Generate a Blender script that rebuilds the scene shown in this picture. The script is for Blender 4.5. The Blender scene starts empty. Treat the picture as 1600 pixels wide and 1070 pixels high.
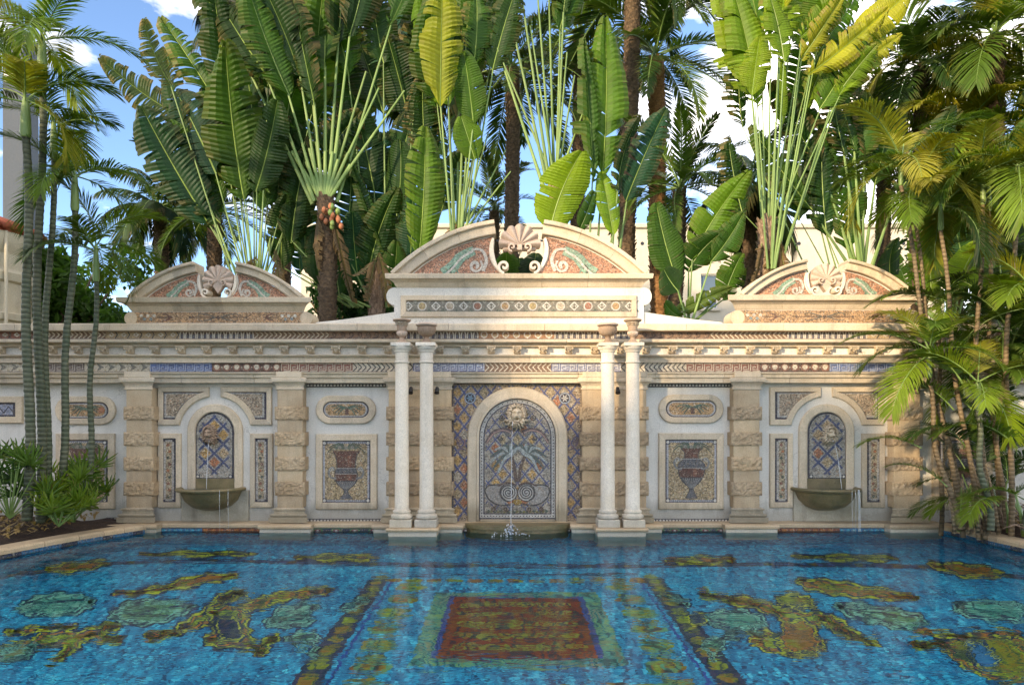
import bpy, bmesh, math, random
from mathutils import Vector, Matrix, Quaternion, noise
R = math.radians
sin, cos, pi, sqrt = math.sin, math.cos, math.pi, math.sqrt
SC = bpy.context.scene
COL = SC.collection
# ------------------------------------------------------------------ camera
F, CX, HY, H = 1067.0, 800.0, 660.0, 1.70      # focal length / horizon in photo pixels, eye height over the water
cam_d = bpy.data.cameras.new('camera'); cam = bpy.data.objects.new('camera', cam_d); COL.objects.link(cam)
cam.location = (0, 0, H); cam.rotation_euler = (R(90), 0, 0)
cam_d.sensor_width = 36; cam_d.lens = 36 * F / 1600; cam_d.shift_y = 125 / 1600
cam_d.clip_start = 0.05; cam_d.clip_end = 2000
SC.camera = cam
# ------------------------------------------------------------------ sky, sun, exposure
SUN_EL, SUN_AZ = 15.0, 40.0                     # azimuth: degrees to the left of straight behind the camera
to_sun = Vector((-sin(R(SUN_AZ)) * cos(R(SUN_EL)), -cos(R(SUN_AZ)) * cos(R(SUN_EL)), sin(R(SUN_EL))))
W = bpy.data.worlds.new('World'); SC.world = W; W.use_nodes = True
wn, wl = W.node_tree.nodes, W.node_tree.links
wn.clear()
sky = wn.new('ShaderNodeTexSky'); sky.sky_type = 'NISHITA'; sky.sun_disc = False
sky.sun_elevation = R(SUN_EL); sky.sun_rotation = math.atan2(to_sun.x, to_sun.y)
sky.air_density = .75; sky.dust_density = .25; sky.ozone_density = 3.0; sky.altitude = 900
tc = wn.new('ShaderNodeTexCoord'); mp = wn.new('ShaderNodeMapping'); mp.inputs['Scale'].default_value = (1, 1, 2.2)
mp.inputs['Location'].default_value = (3.3, 1.2, 0.0)
nz = wn.new('ShaderNodeTexNoise'); nz.inputs['Scale'].default_value = 2.6; nz.inputs['Detail'].default_value = 8; nz.inputs['Roughness'].default_value = .58
rp = wn.new('ShaderNodeValToRGB'); rp.color_ramp.elements[0].position = .47; rp.color_ramp.elements[1].position = .64
mx = wn.new('ShaderNodeMixRGB'); mx.inputs['Color2'].default_value = (10.5, 10.0, 9.5, 1)
bgn = wn.new('ShaderNodeBackground'); bgn.inputs['Strength'].default_value = 0.15
wo = wn.new('ShaderNodeOutputWorld')
wl.new(tc.outputs['Generated'], mp.inputs['Vector']); wl.new(mp.outputs['Vector'], nz.inputs['Vector'])
wl.new(nz.outputs['Fac'], rp.inputs['Fac']); wl.new(rp.outputs['Color'], mx.inputs['Fac'])
wl.new(sky.outputs['Color'], mx.inputs['Color1']); wl.new(mx.outputs['Color'], bgn.inputs['Color']); wl.new(bgn.outputs['Background'], wo.inputs['Surface'])
sun_d = bpy.data.lights.new('sun', 'SUN'); sun_d.energy = 2.0; sun_d.angle = R(2.0); sun_d.color = (1, .83, .60)
sun = bpy.data.objects.new('sun', sun_d); COL.objects.link(sun); sun.location = (-20, -20, 30)
sun.rotation_euler = to_sun.to_track_quat('Z', 'Y').to_euler()
vs = SC.view_settings; vs.view_transform = 'Standard'; vs.look = 'None'; vs.gamma = 1; vs.exposure = 1.72; vs.use_curve_mapping = False
vs.use_white_balance = True; vs.white_balance_temperature = 7350; vs.white_balance_tint = 11      # balanced for the shade, as the photograph is
cy = SC.cycles
cy.use_denoising = True; cy.max_bounces = 8; cy.diffuse_bounces = 3; cy.glossy_bounces = 3; cy.transmission_bounces = 6
cy.transparent_max_bounces = 6; cy.sample_clamp_indirect = 6; cy.caustics_reflective = False; cy.caustics_refractive = True; cy.blur_glossy = .3
try: cy.denoiser = 'OPENIMAGEDENOISE'
except Exception: pass

MANSION = [(-34, -17.5, 11.6), (-17.5, -13.4, 8.2), (-13.4, -11.4, 8.8), (-11.4, -5, 7.0)]     # unseen house behind the viewer, roofline stepped to shape the sunlight: x from, x to, height
# ------------------------------------------------------------------ helpers
def wx(px, Y): return (px - CX) / F * Y
def wz(py, Y): return H - (py - HY) / F * Y
def at(px, py, Y): return Vector((wx(px, Y), Y, wz(py, Y)))
def lin(h):
    h = h.lstrip('#'); o = []
    for i in (0, 2, 4):
        v = int(h[i:i + 2], 16) / 255; o.append(v / 12.92 if v <= .04045 else ((v + .055) / 1.055) ** 2.4)
    return tuple(o)
LOC = {}
def tag(o, label=None, cat=None, group=None, kind=None):
    if label: o['label'] = label
    if cat: o['category'] = cat
    if group: o['group'] = group
    if kind: o['kind'] = kind
    return o
def thing(name, label, cat, loc=(0, 0, 0), group=None):
    o = bpy.data.objects.new(name, None); COL.objects.link(o); o.location = loc; o.empty_display_size = .2
    LOC[o.name] = Vector(loc); return tag(o, label, cat, group)
def wloc(o): return LOC.get(o.name, Vector((0, 0, 0))) if o else Vector((0, 0, 0))
def link(name, me, parent=None, loc=None):
    o = bpy.data.objects.new(name, me); COL.objects.link(o)
    if parent: o.parent = parent
    if loc is not None: o.location = loc
    LOC[o.name] = wloc(parent) + (Vector(loc) if loc is not None else Vector((0, 0, 0)))
    return o
def mesh(name, verts, faces, mats, smooth=False, cols=None, mi=None):
    me = bpy.data.meshes.new(name); me.from_pydata([tuple(v) for v in verts], [], faces)
    for m in (mats if isinstance(mats, (list, tuple)) else [mats]): me.materials.append(m)
    if mi: me.polygons.foreach_set('material_index', mi)
    if cols:
        ca = me.color_attributes.new('Col', 'FLOAT_COLOR', 'CORNER'); buf = []
        for p in me.polygons: buf.extend(list(cols[p.index]) * p.loop_total)
        ca.data.foreach_set('color', buf)
    if smooth: me.polygons.foreach_set('use_smooth', [True] * len(me.polygons))
    me.update(); return me
def mk(name, verts, faces, mats, parent=None, smooth=False, cols=None, mi=None):
    """object whose vertices are given in world space"""
    off = wloc(parent)
    return link(name, mesh(name, [Vector(v) - off for v in verts], faces, mats, smooth, cols, mi), parent)
class MB:
    def __init__(s): s.v = []; s.f = []; s.sm = []
    def add(s, v, f):
        n = len(s.v); s.v += [tuple(p) for p in v]; s.f += [tuple(i + n for i in q) for q in f]; return s
    def box(s, x0, x1, y0, y1, z0, z1, c=0.0):
        if c <= 0:
            v = [(x, y, z) for x in (x0, x1) for y in (y0, y1) for z in (z0, z1)]
            return s.add(v, [(0, 1, 3, 2), (4, 6, 7, 5), (0, 4, 5, 1), (2, 3, 7, 6), (0, 2, 6, 4), (1, 5, 7, 3)])
        v, idx = [], {}
        X, Yy, Z = (x0, x1), (y0, y1), (z0, z1)
        for i in (0, 1):
            for j in (0, 1):
                for k in (0, 1):
                    dx, dy, dz = (c if i == 0 else -c), (c if j == 0 else -c), (c if k == 0 else -c)
                    for ax in range(3):
                        idx[(i, j, k, ax)] = len(v)
                        v.append((X[i] + (0 if ax == 0 else dx), Yy[j] + (0 if ax == 1 else dy), Z[k] + (0 if ax == 2 else dz)))
        g = lambda i, j, k, a: idx[(i, j, k, a)]
        f = []
        for a in (0, 1): f += [(g(a,0,0,0), g(a,1,0,0), g(a,1,1,0), g(a,0,1,0)), (g(0,a,0,1), g(1,a,0,1), g(1,a,1,1), g(0,a,1,1)), (g(0,0,a,2), g(1,0,a,2), g(1,1,a,2), g(0,1,a,2))]
        for a in (0, 1):
            for b in (0, 1):
                f += [(g(a,b,0,0), g(a,b,1,0), g(a,b,1,1), g(a,b,0,1)), (g(a,0,b,0), g(a,1,b,0), g(a,1,b,2), g(a,0,b,2)), (g(0,a,b,1), g(1,a,b,1), g(1,a,b,2), g(0,a,b,2))]
        for i in (0, 1):
            for j in (0, 1):
                for k in (0, 1): f.append((g(i,j,k,0), g(i,j,k,1), g(i,j,k,2)))
        return s.add(v, f)
    def mould(s, prof, x0, x1, mx0=0, mx1=0, y_ref=None):
        """(y,z) profile swept along x; mx0/mx1 = 1 mitres the end outwards by the projection"""
        n = len(prof); yr = y_ref if y_ref is not None else max(p[0] for p in prof)
        v = [(x0 - mx0 * (yr - y), y, z) for y, z in prof] + [(x1 + mx1 * (yr - y), y, z) for y, z in prof]
        f = [(i, (i + 1) % n, n + (i + 1) % n, n + i) for i in range(n)] + [tuple(range(n))[::-1], tuple(range(n, 2 * n))]
        return s.add(v, f)
    def lathe(s, prof, c=(0, 0, 0), n=32, a0=0, a1=2 * pi, flute=None):
        full = abs(a1 - a0 - 2 * pi) < 1e-6; m = n if full else n + 1
        v, f = [], []
        for (r, z) in prof:
            for k in range(m):
                a = a0 + (a1 - a0) * k / n; rr = r
                if flute: rr = r * (1 - flute(a, z))
                v.append((c[0] + rr * cos(a), c[1] + rr * sin(a), c[2] + z))
        for i in range(len(prof) - 1):
            for k in range(n):
                q = (k + 1) % m
                f.append((i * m + k, i * m + q, (i + 1) * m + q, (i + 1) * m + k))
        if full: f += [tuple(range(m))[::-1], tuple((len(prof) - 1) * m + k for k in range(m))]
        return s.add(v, f)
    def tube(s, pts, rad, n=6, flat=1.0):
        pts = [Vector(p) for p in pts]; m = len(pts); up = Vector((0, 0, 1)); v, f = [], []
        for i, p in enumerate(pts):
            t = (pts[min(i + 1, m - 1)] - pts[max(i - 1, 0)]).normalized()
            a = t.cross(up if abs(t.z) < .95 else Vector((0, 1, 0))).normalized(); b = t.cross(a)
            r = rad[i] if hasattr(rad, '__len__') else rad
            for k in range(n):
                g = 2 * pi * k / n; v.append(p + a * (r * cos(g)) + b * (r * flat * sin(g)))
        for i in range(m - 1):
            for k in range(n): f.append((i * n + k, i * n + (k + 1) % n, (i + 1) * n + (k + 1) % n, (i + 1) * n + k))
        f += [tuple(range(n))[::-1], tuple((m - 1) * n + k for k in range(n))]
        return s.add(v, f)
    def prism(s, pts, y0, y1):
        """xz polygon between two y planes"""
        n = len(pts); v = [(x, y0, z) for x, z in pts] + [(x, y1, z) for x, z in pts]
        f = [tuple(range(n)), tuple(range(2 * n - 1, n - 1, -1))] + [(i, i + n, (i + 1) % n + n, (i + 1) % n) for i in range(n)]
        return s.add(v, f)
    def strip(s, a, b, yb, yf, bev=0.0, closed=False):
        """moulded band between two xz polylines a (outer) and b (inner): back plane yb, front plane yf, chamfer bev"""
        n = len(a); v = []
        for (p, q) in zip(a, b):
            p, q = Vector(p), Vector(q); d = (q - p); L = d.length or 1; d = d / L; e = min(bev, L * .3)
            p2, q2 = p + d * e, q - d * e
            v += [(p.x, yb, p.y), (p.x, yf + e, p.y), (p2.x, yf, p2.y), (q2.x, yf, q2.y), (q.x, yf + e, q.y), (q.x, yb, q.y)]
        f = []
        for i in range(n if closed else n - 1):
            j = (i + 1) % n
            for k in range(5): f.append((i * 6 + k, i * 6 + k + 1, j * 6 + k + 1, j * 6 + k))
        if not closed: f += [tuple(range(6)), tuple((n - 1) * 6 + k for k in range(5, -1, -1))]
        return s.add(v, f)
    def obj(s, name, mat, parent=None, smooth=False): return mk(name, s.v, s.f, mat, parent, smooth)
def autosmooth(o, ang=35):
    """smooth shading with creases kept"""
    me = o.data; me.polygons.foreach_set('use_smooth', [True] * len(me.polygons))
    try: me.set_sharp_from_angle(angle=R(ang))
    except Exception: pass
    return o

# ------------------------------------------------------------------ materials
def newmat(name):
    m = bpy.data.materials.new(name); m.use_nodes = True; nt = m.node_tree; nt.nodes.clear()
    out = nt.nodes.new('ShaderNodeOutputMaterial'); b = nt.nodes.new('ShaderNodeBsdfPrincipled')
    nt.links.new(b.outputs[0], out.inputs['Surface']); return m, nt, b, out
class N:
    def __init__(s, nt): s.nt = nt; s.p = nt.nodes.new('ShaderNodeNewGeometry').outputs['Position']
    def node(s, t, **kw):
        n = s.nt.nodes.new(t)
        for k, v in kw.items():
            if k in n.inputs.keys():
                if isinstance(v, bpy.types.NodeSocket): s.nt.links.new(v, n.inputs[k])
                else: n.inputs[k].default_value = v
            else: setattr(n, k, v)
        return n
    def lnk(s, a, b): s.nt.links.new(a, b)
    def noise(s, scale, detail=4, rough=.55, vec=None, dist=0): return s.node('ShaderNodeTexNoise', Scale=scale, Detail=detail, Roughness=rough, Distortion=dist, Vector=vec or s.p).outputs['Fac']
    def scaled(s, sc, vec=None):
        n = s.node('ShaderNodeMapping', Vector=vec or s.p); n.inputs['Scale'].default_value = sc; return n.outputs[0]
    def vor(s, scale, feat='F1', vec=None, rnd=1.0):
        n = s.node('ShaderNodeTexVoronoi', feature=feat, Vector=vec or s.p); n.inputs['Scale'].default_value = scale; n.inputs['Randomness'].default_value = rnd; return n
    def ramp(s, fac, stops):
        n = s.node('ShaderNodeValToRGB'); cr = n.color_ramp
        while len(cr.elements) < len(stops): cr.elements.new(.5)
        for e, (p, c) in zip(cr.elements, stops):
            e.position = p; e.color = (*c, 1) if hasattr(c, '__len__') else (c, c, c, 1)
        s.lnk(fac, n.inputs[0]); return n.outputs[0]
    def mix(s, f, a, b, bt='MIX'):
        n = s.node('ShaderNodeMixRGB', blend_type=bt)
        for k, v in (('Fac', f), ('Color1', a), ('Color2', b)):
            if isinstance(v, bpy.types.NodeSocket): s.lnk(v, n.inputs[k])
            elif hasattr(v, '__len__'): n.inputs[k].default_value = (*v[:3], 1)
            else: n.inputs[k].default_value = v if k == 'Fac' else (v, v, v, 1)
        return n.outputs[0]
    def math(s, op, a, b=0.0, clamp=False):
        n = s.node('ShaderNodeMath', operation=op, use_clamp=clamp)
        for i, v in enumerate((a, b)):
            if isinstance(v, bpy.types.NodeSocket): s.lnk(v, n.inputs[i])
            else: n.inputs[i].default_value = v
        return n.outputs[0]
    def bump(s, h, st, dist, nrm=None):
        n = s.node('ShaderNodeBump', Strength=st, Distance=dist); s.lnk(h, n.inputs['Height'])
        if nrm: s.lnk(nrm, n.inputs['Normal'])
        return n.outputs[0]
    def attr(s, name='Col'): return s.node('ShaderNodeAttribute', attribute_name=name)
    def info(s): return s.node('ShaderNodeObjectInfo')
def stone_mat(name, c1, c2, pit=.5, stain=.35, bump=.5, rough=.85, moss=0.0, fine=60, algae=0.0, rv=.86, crack=0.0):
    m, nt, b, _ = newmat(name); n = N(nt)
    base = n.mix(n.ramp(n.noise(2.2, 8, .65), [(.3, 0), (.72, 1)]), c1, c2)
    grain = n.noise(fine, 6, .7)
    base = n.mix(1, base, n.ramp(grain, [(.25, .72), (.6, 1.06)]), 'MULTIPLY')
    v = n.vor(42); pm = n.math('MULTIPLY', n.ramp(v.outputs['Distance'], [(.10, 1), (.24, 0)]), n.ramp(n.noise(7, 3), [(.46, 0), (.58, 1)]))
    base = n.mix(n.math('MULTIPLY', pm, pit), base, (.13, .095, .065))
    st = n.ramp(n.noise(1, 6, .65, n.scaled((5, 5, .55))), [(.52, 0), (.78, 1)])
    base = n.mix(n.math('MULTIPLY', st, stain), base, (.19, .155, .115))
    st2 = n.ramp(n.noise(3.4, 7, .7), [(.60, 0), (.76, 1)])
    base = n.mix(n.math('MULTIPLY', st2, stain * .8), base, (.34, .20, .11))
    if moss: base = n.mix(n.math('MULTIPLY', n.ramp(n.noise(4, 6, .7), [(.38, 0), (.62, 1)]), moss), base, (.085, .085, .032))
    if crack:
        cv = n.vor(1.1, 'DISTANCE_TO_EDGE', n.node('ShaderNodeVectorMath', operation='ADD').outputs[0]); ad = cv.inputs['Vector'].links[0].from_node; n.lnk(n.p, ad.inputs[0]); nv = n.node('ShaderNodeTexNoise', Scale=3.0, Detail=5.0, Vector=n.p); n.lnk(nv.outputs['Color'], ad.inputs[1])
        base = n.mix(n.math('MULTIPLY', n.ramp(cv.outputs['Distance'], [(.002, 1), (.010, 0)]), n.math('MULTIPLY', n.ramp(n.noise(.9, 2), [(.45, 0), (.6, 1)]), crack)), base, (.25, .22, .18))
    if algae:
        sx_ = n.node('ShaderNodeSeparateXYZ', Vector=n.p); zz = n.math('ADD', sx_.outputs[2], n.math('MULTIPLY', n.noise(1, 6, .7, n.scaled((9, 9, 1.2))), -.5))
        base = n.mix(n.math('MULTIPLY', n.ramp(zz, [(-.12 + .12, 1), (.22, 0)]), algae), base, (.13, .12, .075))
    rnd = n.info().outputs['Random']
    base = n.mix(1, base, n.ramp(rnd, [(0, (rv, rv, rv * 1.01)), (1, (1.08, 1.06, 1.03))]), 'MULTIPLY')
    n.lnk(base, b.inputs['Base Color']); b.inputs['Roughness'].default_value = rough
    h = n.math('ADD', n.math('MULTIPLY', grain, .7), n.math('MULTIPLY', pm, -1.2))
    h = n.math('ADD', h, n.math('MULTIPLY', n.noise(14, 5, .6), .8))
    n.lnk(n.bump(h, bump, .012), b.inputs['Normal']); return m
M = {}
M['stone'] = stone_mat('cream_stone', lin('#dccbb2'), lin('#c8b497'), .6, .5, .45, algae=.6, rv=.8)
M['pilaster'] = stone_mat('tan_coral_stone', lin('#d0ba9a'), lin('#b59a78'), .65, .5, .7, algae=.45, rv=.84)
M['rough'] = stone_mat('rough_coral_stone', lin('#cdb595'), lin('#ad9270'), .9, .5, 2.0, fine=30, algae=.45, rv=.8)
M['white_stone'] = stone_mat('white_column_stone', lin('#ede3d3'), lin('#dccdb6'), .35, .3, .14, algae=.4)
M['plaster'] = stone_mat('white_plaster', lin('#e6e1d6'), lin('#d9d3c6'), .06, .26, .15, algae=.5, crack=.5)
M['mossy'] = stone_mat('mossy_stone', lin('#96845f'), lin('#685b40'), .6, .6, .8, rough=.45, moss=.6)
M['slab'] = stone_mat('stained_slab', lin('#b9b1a0'), lin('#98907c'), .2, .7, .3, moss=.22)
M['terra'] = stone_mat('terracotta_stone', lin('#b89f88'), lin('#917963'), .4, .4, .4)
M['shell'] = stone_mat('pink_shell_stone', lin('#d3c0ae'), lin('#b9a08e'), .35, .35, .4)
M['hotel'] = stone_mat('white_render', lin('#cdc4b2'), lin('#c3b9a6'), .0, .2, .1)
M['tower'] = stone_mat('cream_render', lin('#ddd3bb'), lin('#cfc2a6'), .0, .25, .15)
M['grey_tower'] = stone_mat('grey_concrete', lin('#4a525c'), lin('#424a54'), .0, .15, .1)
M['deck'] = stone_mat('deck_stone', lin('#cbb596'), lin('#b39b7a'), .5, .3, .4)
def simple(name, col, rough=.6, metal=0, spec=.5):
    m, nt, b, _ = newmat(name); n = N(nt)
    c = n.mix(1, n.mix(n.noise(8, 4), tuple(x * .8 for x in col), tuple(min(1, x * 1.12) for x in col)), 1, 'MULTIPLY')
    n.lnk(c, b.inputs['Base Color']); b.inputs['Roughness'].default_value = rough; b.inputs['Metallic'].default_value = metal
    return m
M['black'] = simple('black_metal', (.02, .02, .022), .4)
M['rooftile'] = simple('terracotta_tile', lin('#9a4f35'), .8)
M['fruit'] = simple('orange_fruit', lin('#a86a48'), .7)
M['frame'] = simple('white_window_frame', (.62, .62, .60), .5)
m, nt, b, _ = newmat('window_glass'); b.inputs['Base Color'].default_value = (.10, .14, .18, 1); b.inputs['Roughness'].default_value = .08; M['glass'] = m
# mosaic: attribute colour cut into tesserae; alpha = how much the pieces differ
def mosaic_mat(name, scale, grout, gloss=.4, wet=False):
    m, nt, b, _ = newmat(name); n = N(nt); a = n.attr()
    v = n.vor(scale); e = n.vor(scale, 'DISTANCE_TO_EDGE')
    sep = n.node('ShaderNodeSeparateColor'); n.lnk(v.outputs['Color'], sep.inputs[0])
    lightv = n.math('ADD', n.math('MULTIPLY', n.math('SUBTRACT', sep.outputs[0], .5), n.math('MULTIPLY', a.outputs['Alpha'], 1.7)), 1.0)
    c = n.mix(1, a.outputs['Color'], lightv, 'MULTIPLY')
    odd = n.math('MULTIPLY', n.math('GREATER_THAN', sep.outputs[1], .80), n.math('MULTIPLY', a.outputs['Alpha'], .75))
    c = n.mix(odd, c, n.ramp(sep.outputs[2], [(0, lin('#3b2a1c')), (.4, lin('#8a6a3a')), (.7, lin('#efe6cf')), (1, lin('#c07b4a'))]))
    big = n.noise(1.3, 4); c = n.mix(1, c, n.ramp(big, [(.3, .8), (.7, 1.1)]), 'MULTIPLY')
    g = n.ramp(e.outputs['Distance'], [(.02, 1), (.09, 0)])
    c = n.mix(n.math('MULTIPLY', g, .75), c, grout)
    n.lnk(c, b.inputs['Base Color']); b.inputs['Roughness'].default_value = gloss
    hh = n.math('ADD', n.math('MULTIPLY', g, -1.0), n.math('MULTIPLY', sep.outputs[0], .8))
    n.lnk(n.bump(hh, .6, .006), b.inputs['Normal']); return m
M['mosaic'] = mosaic_mat('wall_mosaic', 55, lin('#8d8375'), .5)
# pool mosaic: blue field
def pool_mat():
    m, nt, b, _ = newmat('pool_blue_mosaic'); n = N(nt)
    v = n.vor(26); sep = n.node('ShaderNodeSeparateColor'); n.lnk(v.outputs['Color'], sep.inputs[0])
    c = n.ramp(sep.outputs[0], [(0, (.0, .05, .13)), (.28, (.0, .19, .36)), (.60, (.0, .34, .54)), (.86, (.0, .52, .72)), (1, (.12, .80, .88))])
    big = n.noise(1.6, 5, .6); c = n.mix(1, c, n.ramp(big, [(.3, (.6, .62, .72)), (.7, (1.15, 1.15, 1.1))]), 'MULTIPLY')
    n.lnk(c, b.inputs['Base Color']); b.inputs['Roughness'].default_value = .6; return m
M['pool'] = pool_mat()
# pool figures: attribute colour with contour lines that follow flowing shapes
def figure_mat():
    m, nt, b, _ = newmat('pool_figure_mosaic'); n = N(nt); a = n.attr()
    w = n.noise(1.9, 1.5, .4, None, .9); k = n.math('PINGPONG', n.math('MULTIPLY', w, 19.0), 1.0)
    line = n.ramp(k, [(.0, 1), (.22, .95), (.34, 0)])
    alt = n.ramp(k, [(.35, 0), (.85, 1)])
    hue = n.noise(3.0, 2); 
    c2 = n.mix(n.ramp(hue, [(.42, 0), (.56, 1)]), (.55, .13, .015), (.42, .40, .02))
    c = n.mix(n.math('MULTIPLY', alt, a.outputs['Alpha']), a.outputs['Color'], c2)
    c = n.mix(n.math('MULTIPLY', line, .8), c, (.012, .03, .045))
    v = n.vor(34); sep = n.node('ShaderNodeSeparateColor'); n.lnk(v.outputs['Color'], sep.inputs[0])
    c = n.mix(1, c, n.ramp(sep.outputs[0], [(0, .78), (1, 1.18)]), 'MULTIPLY')
    n.lnk(c, b.inputs['Base Color']); b.inputs['Roughness'].default_value = .6; return m
M['figure'] = figure_mat()
def water_mat():
    m, nt, b, out = newmat('pool_water'); n = N(nt); nt.nodes.remove(b)
    rf = n.node('ShaderNodeBsdfRefraction', IOR=1.33, Roughness=0.0, Color=(.70, .95, 1.0, 1)); gl = n.node('ShaderNodeBsdfGlossy', Roughness=0.0, Color=(1, 1, 1, 1))
    fr = n.node('ShaderNodeFresnel', IOR=1.33); ms = n.node('ShaderNodeMixShader')
    n.lnk(n.math('MULTIPLY', fr.outputs[0], .55), ms.inputs[0]); n.lnk(rf.outputs[0], ms.inputs[1]); n.lnk(gl.outputs[0], ms.inputs[2]); n.lnk(ms.outputs[0], out.inputs['Surface'])
    h = n.math('ADD', n.math('MULTIPLY', n.noise(1, 3, .5, n.scaled((2.2, 5.0, 1)), .6), 1.0), n.math('MULTIPLY', n.noise(1, 2, .5, n.scaled((9, 15, 1)), .4), .10))
    h = n.math('MULTIPLY', h, n.ramp(n.noise(1, 2, .5, n.scaled((.45, .8, 1))), [(.35, .45), (.65, 1.25)]))
    for (fx, fy, amp) in RINGS:
        sb = n.node('ShaderNodeVectorMath', operation='DISTANCE'); n.lnk(n.p, sb.inputs[0]); sb.inputs[1].default_value = (fx, fy, 0); d = sb.outputs['Value']
        wv = n.math('MULTIPLY', n.math('SINE', n.math('MULTIPLY', d, 34.0)), n.math('MULTIPLY', n.math('POWER', 2.718, n.math('MULTIPLY', d, -1.5)), amp)); h = n.math('ADD', h, wv)
    bo = n.bump(h, .32, .045)
    for q in (rf, gl, fr): n.lnk(bo, q.inputs['Normal'])
    return m
RINGS = [(-.02, 10.33, .5), (5.15, 10.35, .35), (-4.5, 10.35, .2)]
M['water'] = water_mat()
def jet_mat():
    m, nt, b, out = newmat('falling_water'); b.inputs['Base Color'].default_value = (.95, .98, 1, 1); b.inputs['Roughness'].default_value = .18
    b.inputs['IOR'].default_value = 1.33; b.inputs['Transmission Weight'].default_value = .6; return m
M['jet'] = jet_mat()
# foliage: object colour, attribute R = brightness of the leaflet, G = dry brown share
def leaf_mat(name, rough=.42, trans=.34):
    m, nt, b, out = newmat(name); n = N(nt); a = n.attr(); inf = n.info()
    sep = n.node('ShaderNodeSeparateColor'); n.lnk(a.outputs['Color'], sep.inputs[0])
    c = n.mix(1, inf.outputs['Color'], sep.outputs[0], 'MULTIPLY')
    c = n.mix(1, c, n.ramp(n.noise(1.7, 4), [(.3, (.70, .74, .8)), (.7, (1.22, 1.15, 1.0))]), 'MULTIPLY')
    c = n.mix(1, c, n.ramp(inf.outputs['Random'], [(0, (.78, .86, .95)), (1, (1.2, 1.1, .9))]), 'MULTIPLY')
    spot = n.ramp(n.noise(22, 4, .7), [(.64, 0), (.74, 1)])
    c = n.mix(n.math('MULTIPLY', spot, .35), c, (.12, .10, .02))
    c = n.mix(sep.outputs[1], c, (.30, .19, .08))
    n.lnk(c, b.inputs['Base Color']); b.inputs['Roughness'].default_value = rough; b.inputs['Specular IOR Level'].default_value = .25
    t = n.node('ShaderNodeBsdfTranslucent'); n.lnk(n.mix(1, c, (1.5, 1.7, .7), 'MULTIPLY'), t.inputs['Color'])
    ms = n.node('ShaderNodeMixShader', Fac=trans); n.lnk(b.outputs[0], ms.inputs[1]); n.lnk(t.outputs[0], ms.inputs[2])
    n.lnk(ms.outputs[0], out.inputs['Surface']); return m
M['leaf'] = leaf_mat('broad_leaf', .5, .36); M['frond'] = leaf_mat('palm_frond', .48, .3)
def stem_mat(name, c1, c2, sc, rough=.7, bump=.6, ring=0, objcol=False):
    m, nt, b, _ = newmat(name); n = N(nt)
    f = n.noise(1, 6, .65, n.scaled(sc)); c = n.mix(n.ramp(f, [(.32, 0), (.68, 1)]), c1, c2)
    h = f
    if ring:
        w = n.node('ShaderNodeTexWave', wave_type='BANDS', bands_direction='Z', Scale=ring, Distortion=1.6, Detail=3, Vector=n.p).outputs['Fac']
        c = n.mix(n.ramp(w, [(.0, .75), (.30, 0)]), c, tuple(x * .35 for x in c1)); h = n.math('ADD', f, w)
    c = n.mix(1, c, n.ramp(n.info().outputs['Random'], [(0, .8), (1, 1.15)]), 'MULTIPLY')
    n.lnk(c, b.inputs['Base Color']); b.inputs['Roughness'].default_value = rough
    n.lnk(n.bump(h, bump, .02), b.inputs['Normal']); return m
M['petiole'] = stem_mat('green_petiole', lin('#7c9350'), lin('#577536'), (9, 9, .8), .55, .2)
M['midrib'] = stem_mat('pale_midrib', lin('#94a95a'), lin('#748d42'), (4, 4, 4), .5, .1)
M['ringtrunk_green'] = stem_mat('green_ringed_trunk', lin('#4b563e'), lin('#646650'), (6, 6, 3), .7, .5, 4.6)
M['ringtrunk_tan'] = stem_mat('tan_ringed_trunk', lin('#8f7a5c'), lin('#66563f'), (6, 6, 3), .75, .5, 5.2)
M['bark'] = stem_mat('dark_palm_bark', lin('#7c654c'), lin('#40352a'), (14, 14, 22), .9, 1.5)
M['bark_warm'] = stem_mat('warm_palm_bark', lin('#b08252'), lin('#6c4a2e'), (12, 12, 26), .9, 1.5)
M['fibre'] = stem_mat('dry_palm_fibre', lin('#a88f78'), lin('#5e4a3b'), (24, 24, 2.5), .9, .9)
M['crownshaft'] = stem_mat('green_crownshaft', lin('#7d9455'), lin('#65803f'), (7, 7, 1), .45, .2)
m, nt, b, _ = newmat('dark_mulch'); n = N(nt)
n.lnk(n.ramp(n.noise(16, 8, .75), [(.3, lin('#2a1e16')), (.55, lin('#4b3626')), (.75, lin('#6d543c'))]), b.inputs['Base Color']); b.inputs['Roughness'].default_value = .95
n.lnk(n.bump(n.noise(28, 6, .8), 1.2, .05), b.inputs['Normal']); M['soil'] = m
m, nt, b, _ = newmat('garden_ground'); n = N(nt)
n.lnk(n.ramp(n.noise(.8, 8, .7), [(.3, lin('#3c4a26')), (.6, lin('#5b5a38')), (.8, lin('#7a6a4c'))]), b.inputs['Base Color']); b.inputs['Roughness'].default_value = .95
n.lnk(n.bump(n.noise(12, 6, .8), 1, .05), b.inputs['Normal']); M['ground'] = m

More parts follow.
